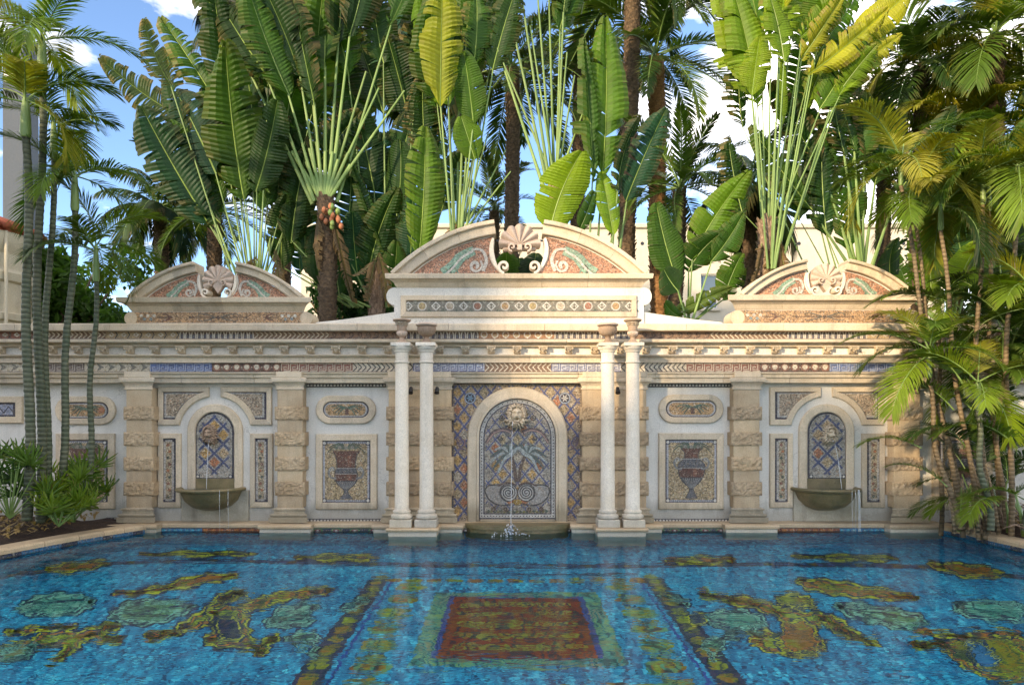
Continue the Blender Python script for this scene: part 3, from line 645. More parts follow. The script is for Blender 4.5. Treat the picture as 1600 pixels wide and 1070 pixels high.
# framed mosaic panels ------------------------------------------------
def rect_loop(x0, y0, x1, y1, Y): return [(wx(x0, Y), wz(y0, Y)), (wx(x1, Y), wz(y0, Y)), (wx(x1, Y), wz(y1, Y)), (wx(x0, Y), wz(y1, Y))]
def loopmap(pts, Y): return [(wx(u, Y), wz(v, Y)) for u, v in pts]
def stone_frame(parent, outer, inner, Yf=10.955, Yb=WY - .001, name='frame', mat='stone', segs=None):
    """frame cut into stones: one object for each side"""
    n = len(outer)
    if segs is None: segs = [(i, i + 1) for i in range(n)]
    for a, b in segs:
        ids = [k % n for k in range(a, b + 1)]
        MB().strip([outer[k] for k in ids], [inner[k] for k in ids], Yb, Yf, .012).obj(name, M[mat], parent)
def urn_picture(r, cx, y0, y1, kind):
    """classical urn in mosaic between picture lines y0..y1"""
    H_ = y1 - y0; Yv = lambda t: y0 + H_ * t
    if kind == 'broad':
        prof = [(.10, 21), (.13, 21), (.17, 18), (.30, 15.5), (.42, 15.5), (.47, 17.5), (.58, 18.5), (.66, 17), (.74, 11.5), (.80, 5.5), (.83, 3.6), (.88, 4.2), (.95, 9.5), (.98, 10.5)]
    elif kind == 'round':
        prof = [(.05, 17), (.08, 17), (.13, 13), (.20, 11), (.27, 14), (.34, 20.5), (.42, 21.5), (.55, 20), (.66, 15), (.73, 9), (.78, 4.2), (.84, 4.5), (.92, 8), (.97, 9.5)]
    else:
        prof = [(.06, 24), (.12, 23), (.2, 20), (.3, 19), (.42, 21), (.55, 20), (.65, 14), (.74, 7), (.82, 4), (.9, 6), (.97, 11)]
    L = [(cx - w, Yv(t)) for t, w in prof]; Rr = [(cx + w, Yv(t)) for t, w in prof][::-1]
    r.poly(spl(L, 3) + spl(Rr, 3), DGREY, .006, .3)
    P2 = [(t, w - 1.6) for t, w in prof]
    def slab(t0, t1, col, h, var=.35):
        pts = [(t, w) for t, w in spl([(a, b) for a, b in P2], 6) if t0 <= t <= t1]
        if len(pts) > 1: r.poly([(cx - w, Yv(t)) for t, w in pts] + [(cx + w, Yv(t)) for t, w in pts[::-1]], col, h, var)
    maroon, mar2, steel = lin('#5c3428'), lin('#7f4c38'), lin('#50525a')
    a0, a1, a2 = (.42, .52, .66) if kind == 'broad' else (.26, .42, .60)
    slab(.0, a0 - .01, maroon, .009, .45); slab(a0 + .01, a1 - .01, steel, .010, .4); slab(a1, a2 - .01, maroon, .009, .45); slab(a2, .80, lin('#4c4c50'), .009, .35); slab(.80, 1, lin('#5b5b60'), .010, .35)
    for s_ in (-1, 1):   # right flank of the body in lighter stones
        if s_ > 0: r.poly([(cx + 2, Yv(a1 + .02)), (cx + 9, Yv(a1 + .03)), (cx + 8, Yv(a2 - .03)), (cx + 3, Yv(a2 - .02))], mar2, .011, .4); r.poly([(cx + 2, Yv(.18)), (cx + 8, Yv(.18)), (cx + 8, Yv(a0 - .04)), (cx + 3, Yv(a0 - .03))], mar2, .011, .4)
    for q in range(-4, 5):   # gadroons
        r.stroke([(cx + q * 3.4, Yv(a2 + .005)), (cx + q * 2.4, Yv(a2 + .07)), (cx + q * .8, Yv(.785))], 1.3, lin('#8b8b88'), .012, .3, .6)
    for q in range(-5, 6): r.ring(cx + q * 2.9, Yv((a0 + a1) / 2), 1.3, .7, GREY if q % 2 else DGREY, .013, .2, 8)
    r.stroke([(cx - 17, Yv(a0)), (cx + 17, Yv(a0))], .9, LGREY, .013); r.stroke([(cx - 17, Yv(a1)), (cx + 17, Yv(a1))], .9, LGREY, .013)
    # handles
    for s_ in (-1, 1):
        hy = Yv(a0 + .02); r.stroke(spl([(cx + s_ * 15, hy + 14), (cx + s_ * 24, hy + 12), (cx + s_ * 27, hy + 3), (cx + s_ * 22, hy - 3), (cx + s_ * 18, hy + 1)], 4), 3.2, GREY, .012); r.spiral(cx + s_ * 22, hy, 1, 4, 1.2, 1.4, LGREY, .014, 0, 14, s_)
        # leaves spilling from the mouth
        for q, (ex, ey) in enumerate([(30, 6), (26, -3), (18, -6), (10, -5)]):
            r.stroke(spl([(cx + s_ * 4, Yv(.06)), (cx + s_ * ex * .6, Yv(.02) + ey * .4 - 2), (cx + s_ * ex, Yv(.07) + ey)], 5), 3.6, DGREEN if q % 2 else lin('#4d5a48'), .012 + .001 * q, .45, .8)
    for q in range(-3, 4): r.disc(cx + q * 5, Yv(.045) - abs(q) * .2, 3, lin('#5a6a58') if q % 2 else lin('#8a8478'), .017, .4, 9)
def panel_urn(x0, y0, x1, y1, kind, label, seed):
    Yf = 10.955; t = thing('mosaic_panel', label, 'mosaic panel', (wx((x0 + x1) / 2, WY), WY, wz(y1, WY)), 'framed urn mosaics on the wall')
    e = 10.5
    stone_frame(t, rect_loop(x0, y0, x1, y1, Yf), rect_loop(x0 + e, y0 + e, x1 - e, y1 - e, Yf))
    r = Rel(wallmap(10.982)); a0, b0, a1, b1 = x0 + e - 1, y0 + e - 1, x1 - e + 1, y1 - e + 1
    r.rect(a0, b0, a1, b1, NAVY, .0, .2); r.rect(a0 + 2.6, b0 + 2.6, a1 - 2.6, b1 - 2.6, lin('#a9aab0'), .002, .3); r.rect(a0 + 5.4, b0 + 5.4, a1 - 5.4, b1 - 5.4, GOLD, .004, .75)
    for cx_, cy_ in ((a0 + 4.5, b0 + 4.5), (a1 - 4.5, b0 + 4.5), (a0 + 4.5, b1 - 4.5), (a1 - 4.5, b1 - 4.5)):
        r.rect(cx_ - 3.6, cy_ - 3.6, cx_ + 3.6, cy_ + 3.6, NAVY, .006, .2); r.disc(cx_, cy_, 2.4, WHITE, .008, .2, 10)
    k = int((a1 - a0) / 4)
    for q in range(k): x = a0 + 10 + (a1 - a0 - 20) * q / (k - 1); r.disc(x, b0 + 4.1, .7, NAVY, .005, .1, 6); r.disc(x, b1 - 4.1, .7, NAVY, .005, .1, 6)
    urn_picture(r, (a0 + a1) / 2, b0 + 8, b1 - 5, kind)
    r.obj('mosaic', M['mosaic'], t)
    return t
panel_urn(493, 678, 589, 795.5, 'broad', 'framed mosaic of a maroon urn with a blue grey band, left of the left columns', 1)
panel_urn(1029.5, 676.5, 1131, 795.5, 'round', 'framed mosaic of a round bodied maroon urn, right of the right columns', 2)
panel_urn(86, 677, 178, 795, 'tall', 'framed mosaic of a grey leafy vase behind the slender left palms', 3)
panel_urn(1458, 677, 1552, 797, 'tall', 'framed gold mosaic panel half hidden behind the right palm thicket', 4)
def stadium(x0, y0, x1, y1, n=10):
    r_ = (y1 - y0) / 2; cy_ = (y0 + y1) / 2; out = []
    for k in range(n + 1): a = -pi / 2 + pi * k / n; out.append((x1 - r_ + r_ * cos(a), cy_ + r_ * sin(a)))
    for k in range(n + 1): a = pi / 2 + pi * k / n; out.append((x0 + r_ + r_ * cos(a), cy_ + r_ * sin(a)))
    return out
def panel_oval(x0, y0, x1, y1, label, seed, trunk=True):
    Yf = 10.955; t = thing('oval_panel', label, 'mosaic panel', (wx((x0 + x1) / 2, WY), WY, wz(y1, WY)), 'oval mosaics on the wall')
    o, i = stadium(x0, y0, x1, y1), stadium(x0 + 11, y0 + 9.5, x1 - 11, y1 - 9.5)
    stone_frame(t, loopmap(o, Yf), loopmap(i, Yf), segs=[(0, 5), (5, 10), (10, 11), (11, 16), (16, 21), (21, 22)])
    r = Rel(wallmap(10.984)); q = stadium(x0 + 10, y0 + 8.5, x1 - 10, y1 - 8.5); r.poly(q, NAVY, 0, .2)
    r.poly(stadium(x0 + 13, y0 + 11, x1 - 13, y1 - 11), lin('#b4b2b0'), .002, .3); r.poly(stadium(x0 + 15.5, y0 + 13, x1 - 15.5, y1 - 13), lin('#b08a5c'), .004, .75)
    cx_, cy_ = (x0 + x1) / 2, (y0 + y1) / 2; rnd = random.Random(seed)
    for s_ in (-1, 1):
        for k in range(4):
            ex, ey = (26 - 4 * k), (-4 + 4.4 * k)
            r.stroke(spl([(cx_ + 2, cy_ - 2), (cx_ + s_ * ex * .5 + 2, cy_ - 6.5 + k * 1.8), (cx_ + s_ * ex + 2, cy_ + ey + rnd.uniform(-1, 1))], 5), 3.4, DGREEN if (k + seed) % 2 else lin('#4f6f5a'), .007 + .001 * k, .4, 1)
    if trunk: r.rect(cx_ - 1, cy_ - 2, cx_ + 5, cy_ + 8, lin('#5e4033'), .012, .4)
    else: r.disc(cx_ + 26, cy_, 5, ORANGE, .012, .5)
    r.obj('mosaic', M['mosaic'], t)
panel_oval(493, 618, 587, 662, 'oval palm mosaic panel above the banded maroon urn', 1)
panel_oval(1029.5, 616, 1131, 661, 'oval palm mosaic panel above the round bodied urn', 2)
panel_oval(85, 619, 180, 663, 'oval leaf mosaic panel above the vase behind the left palms', 3, False)
t = thing('mosaic_panel', 'blue strip mosaic panel at the left edge of the wall', 'mosaic panel', (wx(-20, WY), WY, wz(661, WY)))
stone_frame(t, rect_loop(-75, 619, 34, 661, 10.955), rect_loop(-75 + 11, 629, 23, 651, 10.955)); r = Rel(wallmap(10.984)); r.rect(-65, 628, 34 - 10, 652, NAVY, 0, .3)
r.rect(-60, 632, 20, 648, lin('#8b93a8'), .003, .5); [r.stroke([(x, 645), (x + 8, 635), (x + 16, 645)], 2, NAVY, .006) for x in range(-58, 8, 16)]; r.obj('mosaic', M['mosaic'], t)

# lattice helper: diamonds of pebbles between blue bars, clipped by a test
def lattice(r, x0, x1, y0, y1, p, q, inside, h=.004, bar=2.0, xo=0, yo=0, col=None):
    """blue bars along both diagonals (half pitch p,q), drawn cell by cell where the middle is inside"""
    rnd = random.Random(int(x0)); i0 = int((x0 - xo) / p) - 1; i1 = int((x1 - xo) / p) + 2; j0 = int((y0 - yo) / q) - 1; j1 = int((y1 - yo) / q) + 2
    for i in range(i0, i1):
        for j in range(j0, j1):
            xa, ya = xo + i * p, yo + j * q; xb, yb = xa + p, ya + q
            a, b = ((xa, ya), (xb, yb)) if (i + j) % 2 == 0 else ((xa, yb), (xb, ya))
            N_ = 6; pts = [(a[0] + (b[0] - a[0]) * k / N_, a[1] + (b[1] - a[1]) * k / N_) for k in range(N_ + 1)]
            run = []
            for pt in pts + [None]:
                if pt is not None and inside(*pt): run.append(pt)
                else:
                    if len(run) > 1: r.stroke([run[0], run[-1]], bar, col or BLUE, h + .0005 * ((i + j) % 2), .35)
                    run = []
            if (i + j) % 2 == 0 and inside(xb, ya) and inside(xb - p * .5, ya) and inside(xb + p * .5, ya) and inside(xb, ya + q * .5) and inside(xb, ya - q * .5):
                c = rnd.choice([GOLD, lin('#b79a72'), ORANGE, lin('#a89a84'), lin('#b98f4e')]); s_ = .62
                r.poly([(xb - p * s_, ya), (xb, ya - q * s_), (xb + p * s_, ya), (xb, ya + q * s_)], c, h - .001, .75)

def arch_pts(cx, r_, ytop, ybot, n=18):
    """from bottom-left up over the arch to bottom-right (picture coords)"""
    cy_ = ytop + r_; return [(cx - r_, ybot)] + [(cx - r_ * cos(pi * k / n), cy_ - r_ * sin(pi * k / n)) for k in range(n + 1)] + [(cx + r_, ybot)]

# sculpted head used for the spouts --------------------------------------
def head_mesh(name, mat):
    """bearded mask: face with brow, nose, cheeks and open mouth, ringed by curling locks; unit half-width about 1, faces -y"""
    nx, nz = 34, 40; v, f = [], []
    g = lambda x, z, cx_, cz, sx, sz: math.exp(-((x - cx_) / sx) ** 2 - ((z - cz) / sz) ** 2)
    for j in range(nz + 1):
        for i in range(nx + 1):
            a = -pi / 2 + pi * i / nx; b = -pi / 2 + pi * j / nz
            x, y, z = cos(b) * sin(a) * .72, -cos(b) * cos(a) * .55, sin(b) * .95
            d = .55 * g(x, z, 0, .0, .10, .30) + .28 * g(x, z, 0, -.14, .17, .09)
            d += .30 * (g(x, z, -.26, .34, .24, .08) + g(x, z, .26, .34, .24, .08))
            d -= .34 * (g(x, z, -.26, .17, .15, .11) + g(x, z, .26, .17, .15, .11))
            d += .20 * (g(x, z, -.26, .15, .07, .06) + g(x, z, .26, .15, .07, .06))
            d += .24 * (g(x, z, -.36, -.1, .17, .16) + g(x, z, .36, -.1, .17, .16))
            d -= .80 * g(x, z, 0, -.42, .16, .11)
            d += .25 * (g(x, z, -.22, -.30, .18, .06) + g(x, z, .22, -.30, .18, .06)) + .25 * g(x, z, 0, -.66, .2, .12)
            v.append((x, y - d * .55, z))
    for j in range(nz):
        for i in range(nx): a = j * (nx + 1) + i; f.append((a, a + 1, a + nx + 2, a + nx + 1))
    mb = MB(); mb.v, mb.f = v, f; rnd = random.Random(5)
    for ring, (r0, L, th, n_) in enumerate(((.66, .30, .14, 24), (.58, .22, .13, 20), (.74, .34, .13, 22))):
        for k in range(n_):
            a = 2 * pi * k / n_ + ring * .2; dx, dz = cos(a), sin(a); low = .35 if dz < -.3 else 0; LL = (L + low) * rnd.uniform(.85, 1.2); w = rnd.choice((-1, 1)) * .10; yy = -.18 + ring * .07
            p0 = Vector((dx * r0, yy - .16 * (1 - ring * .5), dz * r0 * 1.18)); o = Vector((dx, 0, dz)); s2 = Vector((-dz, 0, dx))
            mb.tube([p0, p0 + o * LL * .35 + s2 * w + Vector((0, -.10, 0)), p0 + o * LL * .7 - s2 * w * .6 + Vector((0, .02, 0)), p0 + o * LL + s2 * w * 1.2 + Vector((0, .12, 0))], [th, th * .95, th * .7, th * .25], 6)
    return mesh(name, mb.v, mb.f, mat, True)

# side fountains ----------------------------------------------------------
def side_fountain(dx, label, seed, mir):
    """dx: shift of the bay; built from the left bay's measures about its axis x=335"""
    X = lambda u: u + dx
    ax = X(335)
    t = thing('wall_fountain', label, 'fountain', (wx(ax, WY), WY, .118), 'small wall fountains with half round basins')
    Yf = 10.94
    # arch frame
    o = arch_pts(ax, 43, 631, 764); i = arch_pts(ax, 30.5, 643.5, 764); n = len(o)
    for a, b in ((0, 1), (1, 7), (7, 13), (13, 19), (19, 20)): MB().strip(loopmap(o[a:b + 1], Yf), loopmap(i[a:b + 1], Yf), WY - .001, Yf, .014).obj('arch_stone', M['stone'], t)
    MB().box(wx(X(305), Yf), wx(X(365), Yf), 10.965, WY - .001, wz(764, Yf), wz(747.5, Yf), 0).obj('sill_stone', M['mossy'], t)
    # mosaic field
    r = Rel(wallmap(10.98)); q = arch_pts(ax, 30, 644, 748.5); r.poly(q, NAVY, 0, .2)
    r.poly(arch_pts(ax, 27.6, 646.5, 746), lin('#a19c92'), .002, .6)
    def ins(x, y):
        if y > 743 or abs(x - ax) > 26: return False
        return y > 674 or (x - ax) ** 2 + (y - 674) ** 2 < 26 ** 2
    lattice(r, ax - 30, ax + 30, 645, 748, 14.2, 14.2, ins, .005, 3.2, ax, 651, lin('#2e426f'))
    for s_ in (-1, 1): r.rect(ax + s_ * 25.5 - 3, 741, ax + s_ * 25.5 + 3, 747, NAVY, .008, .2); r.disc(ax + s_ * 25.5, 744, 2, WHITE, .010, .2, 8)
    r.obj('mosaic', M['mosaic'], t)
    # bearded mask
    hd = link('mask', head_mesh('mask', M['terra'] if not mir else M['stone']), t); p = at(ax + (-6 if not mir else 3), 677, 10.96)
    hd.location = p - wloc(t); hd.scale = (.125, .16, .125); hd.rotation_euler = (R(8), 0, R(-14 if not mir else 12))
    # basin: half bowl against the wall
    Yb = 10.93; cxw = wx(X(331), Yb); zr = wz(764, Yb - .3); s_ = .54
    prof = [(.02, -.36), (.16, -.35), (.30, -.30), (.41, -.20), (.46, -.09), (.475, -.055), (.53, -.045), (.545, -.02), (.535, .0), (.50, .008), (.47, -.005), (.44, -.05), (.30, -.12), (.02, -.14)]
    autosmooth(MB().lathe(prof, (cxw, Yb + .02, zr), 36, pi, 2 * pi).obj('basin', M['mossy'], t), 30)
    wtr = [(cxw + .45 * cos(a), Yb + .02 + .45 * sin(a), zr - .03) for a in [pi + pi * k / 16 for k in range(17)]]
    mk('basin_water', wtr, [tuple(range(17))], M['water'], t)
    MB().box(wx(X(283), 10.95), wx(X(388), 10.95), 10.955, WY - .001, .118, zr - .05, .004).obj('backing_slab', M['slab'], t)
    # jets
    m0 = at(ax + (-6 if not mir else 6), 687, 10.78); pts = [(m0.x + (.0 if not mir else .10) * k / 8, m0.y - .05 - .10 * k / 8, m0.z - .012 * k - .9 * (k / 8) ** 2 * .78) for k in range(9)]
    pts = [p_ for p_ in pts if p_[2] > zr - .05]
    MB().tube(pts, [.0035 + .0003 * k for k in range(len(pts))], 6).obj('water_jet', M['jet'], t, True)
    rnd = random.Random(seed); mb = MB()
    base = .62 if mir else .55
    for k in range(7 if mir else 2):
        xx = cxw + rnd.uniform(.12, .42); yy = Yb + .02 - sqrt(max(.02, .54 ** 2 - (xx - cxw) ** 2)); mb.tube([(xx, yy - .003, zr), (xx + rnd.uniform(-.01, .01), yy - .02, zr - .2), (xx + rnd.uniform(-.02, .02), yy - .02, .02)], [.004, .0028, .0016], 5)
    tag(mb.obj('overflow_water', M['jet'], t), kind='stuff')
    # side panels and spandrels round the arch
    for (a, b) in ((246, 282), (390, 426)):
        pn = link('side_panel', None, t, at(X((a + b) / 2), 793, WY) - wloc(t)); LOC[pn.name] = at(X((a + b) / 2), 793, WY)
        stone_frame(pn, rect_loop(X(a), 677, X(b), 793, 10.955), rect_loop(X(a) + 8, 685, X(b) - 8, 784.5, 10.955))
        r = Rel(wallmap(10.984)); u0, u1 = X(a) + 7.4, X(b) - 7.4; r.rect(u0, 684.4, u1, 785, NAVY, 0, .25); r.rect(u0 + 2.6, 687, u1 - 2.6, 782.4, lin('#b3aea6'), .002, .45); r.rect(u0 + 6, 690, u1 - 6, 779, lin('#a8977a'), .004, .8)
        for k in range(9):
            yy = 695 + k * 10; r.disc((u0 + u1) / 2 + (1.2 if k % 2 else -1.2), yy, 2.4, [RUST, ORANGE, DGREEN][k % 3], .006, .5, 8)
        for cx_, cy_ in ((u0 + 3, 687.5), (u1 - 3, 687.5), (u0 + 3, 782), (u1 - 3, 782)): r.rect(cx_ - 2, cy_ - 2, cx_ + 2, cy_ + 2, NAVY, .007, .2)
        r.obj('mosaic', M['mosaic'], pn)
    for s_ in (-1, 1):
        S = lambda u: ax + s_ * (u - 335) * (-1)     # u measured on the left half, mirrored when s_ is +1
        pn = link('spandrel_panel', None, t, at(S(286), 664, WY) - wloc(t)); LOC[pn.name] = at(S(286), 664, WY)
        cy_ = 676; k = 9; arc = lambda rad, a0, a1: [(335 - rad * cos(R(a0 + (a1 - a0) * j / k)), cy_ - rad * sin(R(a0 + (a1 - a0) * j / k))) for j in range(k + 1)]
        A = math.degrees(math.asin((cy_ - 664) / 57)); Bq = math.degrees(math.acos((335 - 326) / 57))
        out = [(246, 664), (246, 604.5), (326, 604.5)] + arc(57, Bq, A)
        A2 = math.degrees(math.asin((cy_ - 655) / 66)); B2_ = math.degrees(math.asin((cy_ - 612) / 66))
        inn = [(254, 655), (254, 612.5), (335 - 66 * cos(R(B2_)) - 1, 612.5)] + arc(66, B2_, A2)
        out_w = loopmap([(S(u), v_) for u, v_ in out], 10.955); inn_w = loopmap([(S(u), v_) for u, v_ in inn], 10.955); nn = len(out_w)
        stone_frame(pn, out_w, inn_w, segs=[(0, 1), (1, 2), (2, 3), (3, nn - 1), (nn - 1, nn)])
        r = Rel(wallmap(10.984)); r.poly([(S(u), v_) for u, v_ in inn], NAVY, 0, .2)
        def shrink(pts, e):
            cxm, cym = sum(p[0] for p in pts) / len(pts) - 4, sum(p[1] for p in pts) / len(pts) - 2; return [(p[0] + (cxm - p[0]) * e, p[1] + (cym - p[1]) * e) for p in pts]
        r.poly([(S(u), v_) for u, v_ in shrink(inn, .10)], lin('#b4b0a8'), .002, .4); r.poly([(S(u), v_) for u, v_ in shrink(inn, .2)], lin('#a5917a'), .004, .8)
        r.obj('mosaic', M['mosaic'], pn)
    return t
side_fountain(0, 'small wall fountain with bearded mask and mossy basin in the left bay', 5, False)
side_fountain(957.5, 'small wall fountain with bearded mask and overflowing basin in the right bay', 6, True)

# central fountain ----------------------------------------------------------
cf = thing('wall_fountain', 'large arched mosaic fountain with bearded mask between the column pairs', 'fountain', (wx(808, WY), WY, .118))
Yf = 10.93; AX = 808.5
o = arch_pts(AX, 78.5, 604, 816, 24); i = arch_pts(AX, 61.5, 621, 816, 24)
for a, b in ((0, 1), (1, 7), (7, 13), (13, 19), (19, 25), (25, 26)):
    MB().strip(loopmap(o[a:b + 1], Yf), loopmap(i[a:b + 1], Yf), WY - .001, Yf, .02).obj('arch_stone', M['stone'], cf)
MB().strip(loopmap(arch_pts(AX, 64.5, 618, 814, 24), Yf - .02), loopmap(arch_pts(AX, 60, 622.5, 814, 24), Yf - .02), Yf + .03, Yf - .016, .01).obj('arch_bead', M['stone'], cf)
r = Rel(wallmap(10.984)); r.rect(706, 597.5, 910, 817, NAVY, 0, .25); r.rect(708.5, 600, 907.5, 815, lin('#a08b70'), .002, .8)
def ins_field(x, y):
    if not (709 < x < 907 and 600 < y < 814): return False
    return not (abs(x - AX) < 77 and (y > 682 or (x - AX) ** 2 + (y - 682) ** 2 < 77 ** 2))
lattice(r, 706, 910, 598, 816, 10.4, 13.2, ins_field, .005, 2.6, AX - 10.4 * 9, 600, lin('#3a4a80'))
for s_ in (-1, 1):
    x, y = AX + s_ * 74, 622; r.disc(x, y, 9.4, NAVY, .007, .2, 16); r.ring(x, y, 8, 1.6, lin('#a9b7c4'), .009)
    for k in range(6): a = k * pi / 3; r.poly([(x, y), (x + 3.2 * cos(a - .35), y + 3.2 * sin(a - .35)), (x + 6.4 * cos(a), y + 6.4 * sin(a)), (x + 3.2 * cos(a + .35), y + 3.2 * sin(a + .35))], WHITE if s_ > 0 else lin('#7fa8bb'), .011, .2)
    x = AX + s_ * 90; r.spiral(x, 686, 1.5, 6, 1.4, 2.2, lin('#6a5560'), .009, 0, 20, s_); r.stroke(spl([(x + s_ * 4, 690), (x - s_ * 1, 699), (x - s_ * 10, 703)], 5), 4, lin('#6a5560'), .010, .4, 1.5); r.stroke(spl([(x - s_ * 8, 686), (x - s_ * 6, 696), (x + s_ * 4, 702)], 5), 2.6, lin('#8f6a66'), .009, .4, 1.2)
r.obj('lattice_mosaic', M['mosaic'], cf)
r = Rel(wallmap(10.975)); r.poly(arch_pts(AX, 61, 621.5, 811, 22), NAVY, 0, .2); r.poly(arch_pts(AX, 58.5, 624, 808.5, 22), lin('#c2beb6'), .002, .3)
pts = arch_pts(AX, 56, 626.5, 806, 22)
dense = []
for a, b in zip(pts + [], pts[1:] + [pts[0]]):
    L = math.hypot(b[0] - a[0], b[1] - a[1]); k = max(1, int(L / 4.6)); dense += [(a[0] + (b[0] - a[0]) * j / k, a[1] + (b[1] - a[1]) * j / k) for j in range(k)]
for p_ in dense: r.disc(p_[0], p_[1], 1.1, DGREY, .004, .2, 6)
r.poly(arch_pts(AX, 53.2, 629.3, 803, 22), NAVY, .004, .2); r.poly(arch_pts(AX, 51.4, 631, 801.3, 22), lin('#9b9385'), .006, .75)
def ins2(x, y): return y < 800 and abs(x - AX) < 50 and (y > 682 or (x - AX) ** 2 + (y - 682) ** 2 < 50 ** 2)
lattice(r, 756, 862, 630, 802, 11.4, 13.6, ins2, .009, 1.7, AX - 11.4 * 5, 632, lin('#3f4d80'))
for s_ in (-1, 1):
    # cornucopia arcs below the mask
    r.stroke(spl([(AX + s_ * 8, 676), (AX + s_ * 22, 671), (AX + s_ * 38, 676), (AX + s_ * 49, 692)], 6), 7.5, lin('#57484a'), .014, .35, 5); r.stroke(spl([(AX + s_ * 10, 676), (AX + s_ * 22, 672), (AX + s_ * 37, 677), (AX + s_ * 48, 692)], 6), 2.0, lin('#b08c80'), .017, .3)
    # curls round the head
    for (u, v_, q) in ((20, 642, 5), (25, 652, 5), (22, 663, 4.6), (16, 676, 5), (27, 684, 4.4), (12, 690, 4)): r.spiral(AX + s_ * u, v_, 1, q, 1.4, 1.8, DGREY if (u % 2) else lin('#77756f'), .016, .6, 16, s_)
    # palm heads
    px_, py_ = AX + (-9 if s_ < 0 else 12), 709
    for k, (ex, ey) in enumerate([(-34, 14), (-33, 4), (-27, -6), (-16, -12), (-3, -14), (10, -12), (20, -4), (-30, 24), (-22, 30)]):
        r.stroke(spl([(px_, py_), (px_ + s_ * -ex * .5, py_ + ey * .5 - 7), (px_ + s_ * -ex, py_ + ey)], 5), 7, lin('#56645f') if k % 2 else lin('#a3aba6'), .0184 + .0007 * k + .00033 * s_, .4, 2)
    r.stroke(spl([(px_, py_ + 2), (AX + s_ * 5, 730), (AX + s_ * 2, 752)], 5), 5, lin('#5a463c'), .017, .45)
    # volutes
    r.disc(AX + s_ * 31, 772, 19, lin('#9c9892'), .013, .4, 18, 17); r.disc(AX + s_ * 14, 769, 14, lin('#c2beb6'), .015, .35, 20)
    r.spiral(AX + s_ * 14, 769, 1, 12.8, 3.2, 1.9, DGREY, .019, 0, 54, s_); r.ring(AX + s_ * 14, 769, 13.6, 1.6, DGREY, .018)
    r.stroke(spl([(AX + s_ * 27, 757), (AX + s_ * 45, 758), (AX + s_ * 50, 768), (AX + s_ * 42, 782), (AX + s_ * 26, 789), (AX + s_ * 8, 787)], 5), 2.2, DGREY, .018)
    r.stroke(spl([(AX + s_ * 2, 758), (AX + s_ * 10, 754), (AX + s_ * 20, 754.5), (AX + s_ * 30, 759)], 4), 2.2, lin('#5e443c'), .019)
    for k in range(4): r.spiral(AX + s_ * (8 + 10 * k), 793 + (k % 2) * 2, .8, 4.2, 1.3, 1.9, DBROWN if k % 2 else GREY, .017, k, 14, s_)
r.disc(AX, 784, 7, lin('#9a7a2e'), .017, .6, 12, 5)
for k in range(-9, 10): r.disc(AX + k * 5, 799 - abs(k) * .1, 2.4, DGREEN if k % 2 else lin('#6d6a3a'), .016, .5, 7)
r.obj('picture_mosaic', M['mosaic'], cf)
hd = link('mask', head_mesh('mask', M['stone']), cf); hd.location = at(AX - 1, 648, 10.95) - wloc(cf); hd.scale = (.155, .2, .16)
MB().box(wx(750, 10.93), wx(867, 10.93), 10.90, WY, .118, wz(811, 10.93), .006).obj('sill_stone', M['stone'], cf)
# curved lip into the pool
lip = []
for z0, z1, e in ((.02, .055, -.03), (.058, .118, .0)):
    mb = MB(); pts = [(wx(AX, 10.7) + (.84 + e) * cos(a), 10.80 + (.42 + e) * sin(a)) for a in [pi + pi * k / 28 for k in range(29)]]
    n_ = len(pts); v = [(x, y, z) for z in (z0 - (.5 if z0 < .03 else 0), z1) for x, y in pts]; f = [(k, k + 1, n_ + k + 1, n_ + k) for k in range(n_ - 1)] + [tuple(range(n_, 2 * n_)), tuple(range(n_))[::-1], (0, n_, 2 * n_ - 1, n_ - 1)]
    mk('fountain_lip', v, f, M['mossy'], cf)
m0 = at(801, 659, 10.70); pts = [(m0.x - .002 * k, m0.y - .33 * k / 14, m0.z + .0 - (m0.z) * (k / 14) ** 1.9) for k in range(15)]
MB().tube(pts, [.0032 + .0001 * k + (.0016 if k % 3 == 1 else 0) for k in range(15)], 7).obj('water_jet', M['jet'], cf, True)
rnd = random.Random(11); mb = MB(); sx, sy = pts[-1][0], pts[-1][1]
for k in range(120):
    a = rnd.uniform(0, 2 * pi); rr = abs(rnd.gauss(0, .12)); zz = abs(rnd.gauss(0, .09)) * max(.2, 1 - rr * 3); q = rnd.uniform(.004, .013)
    mb.lathe([(.001, -q), (q * .8, -q * .5), (q, 0), (q * .6, q * .9), (.001, q * 1.6)], (sx + rr * cos(a), sy + rr * sin(a), zz), 6)
for k in range(9):
    a = rnd.uniform(0, 2 * pi); mb.tube([(sx, sy, -.01), (sx + .04 * cos(a), sy + .04 * sin(a), .09 + rnd.uniform(0, .08)), (sx + .10 * cos(a), sy + .10 * sin(a), .10 + rnd.uniform(-.05, .06))], [.012, .007, .002], 5)
tag(mb.obj('splash', M['jet'], cf, True), kind='stuff')

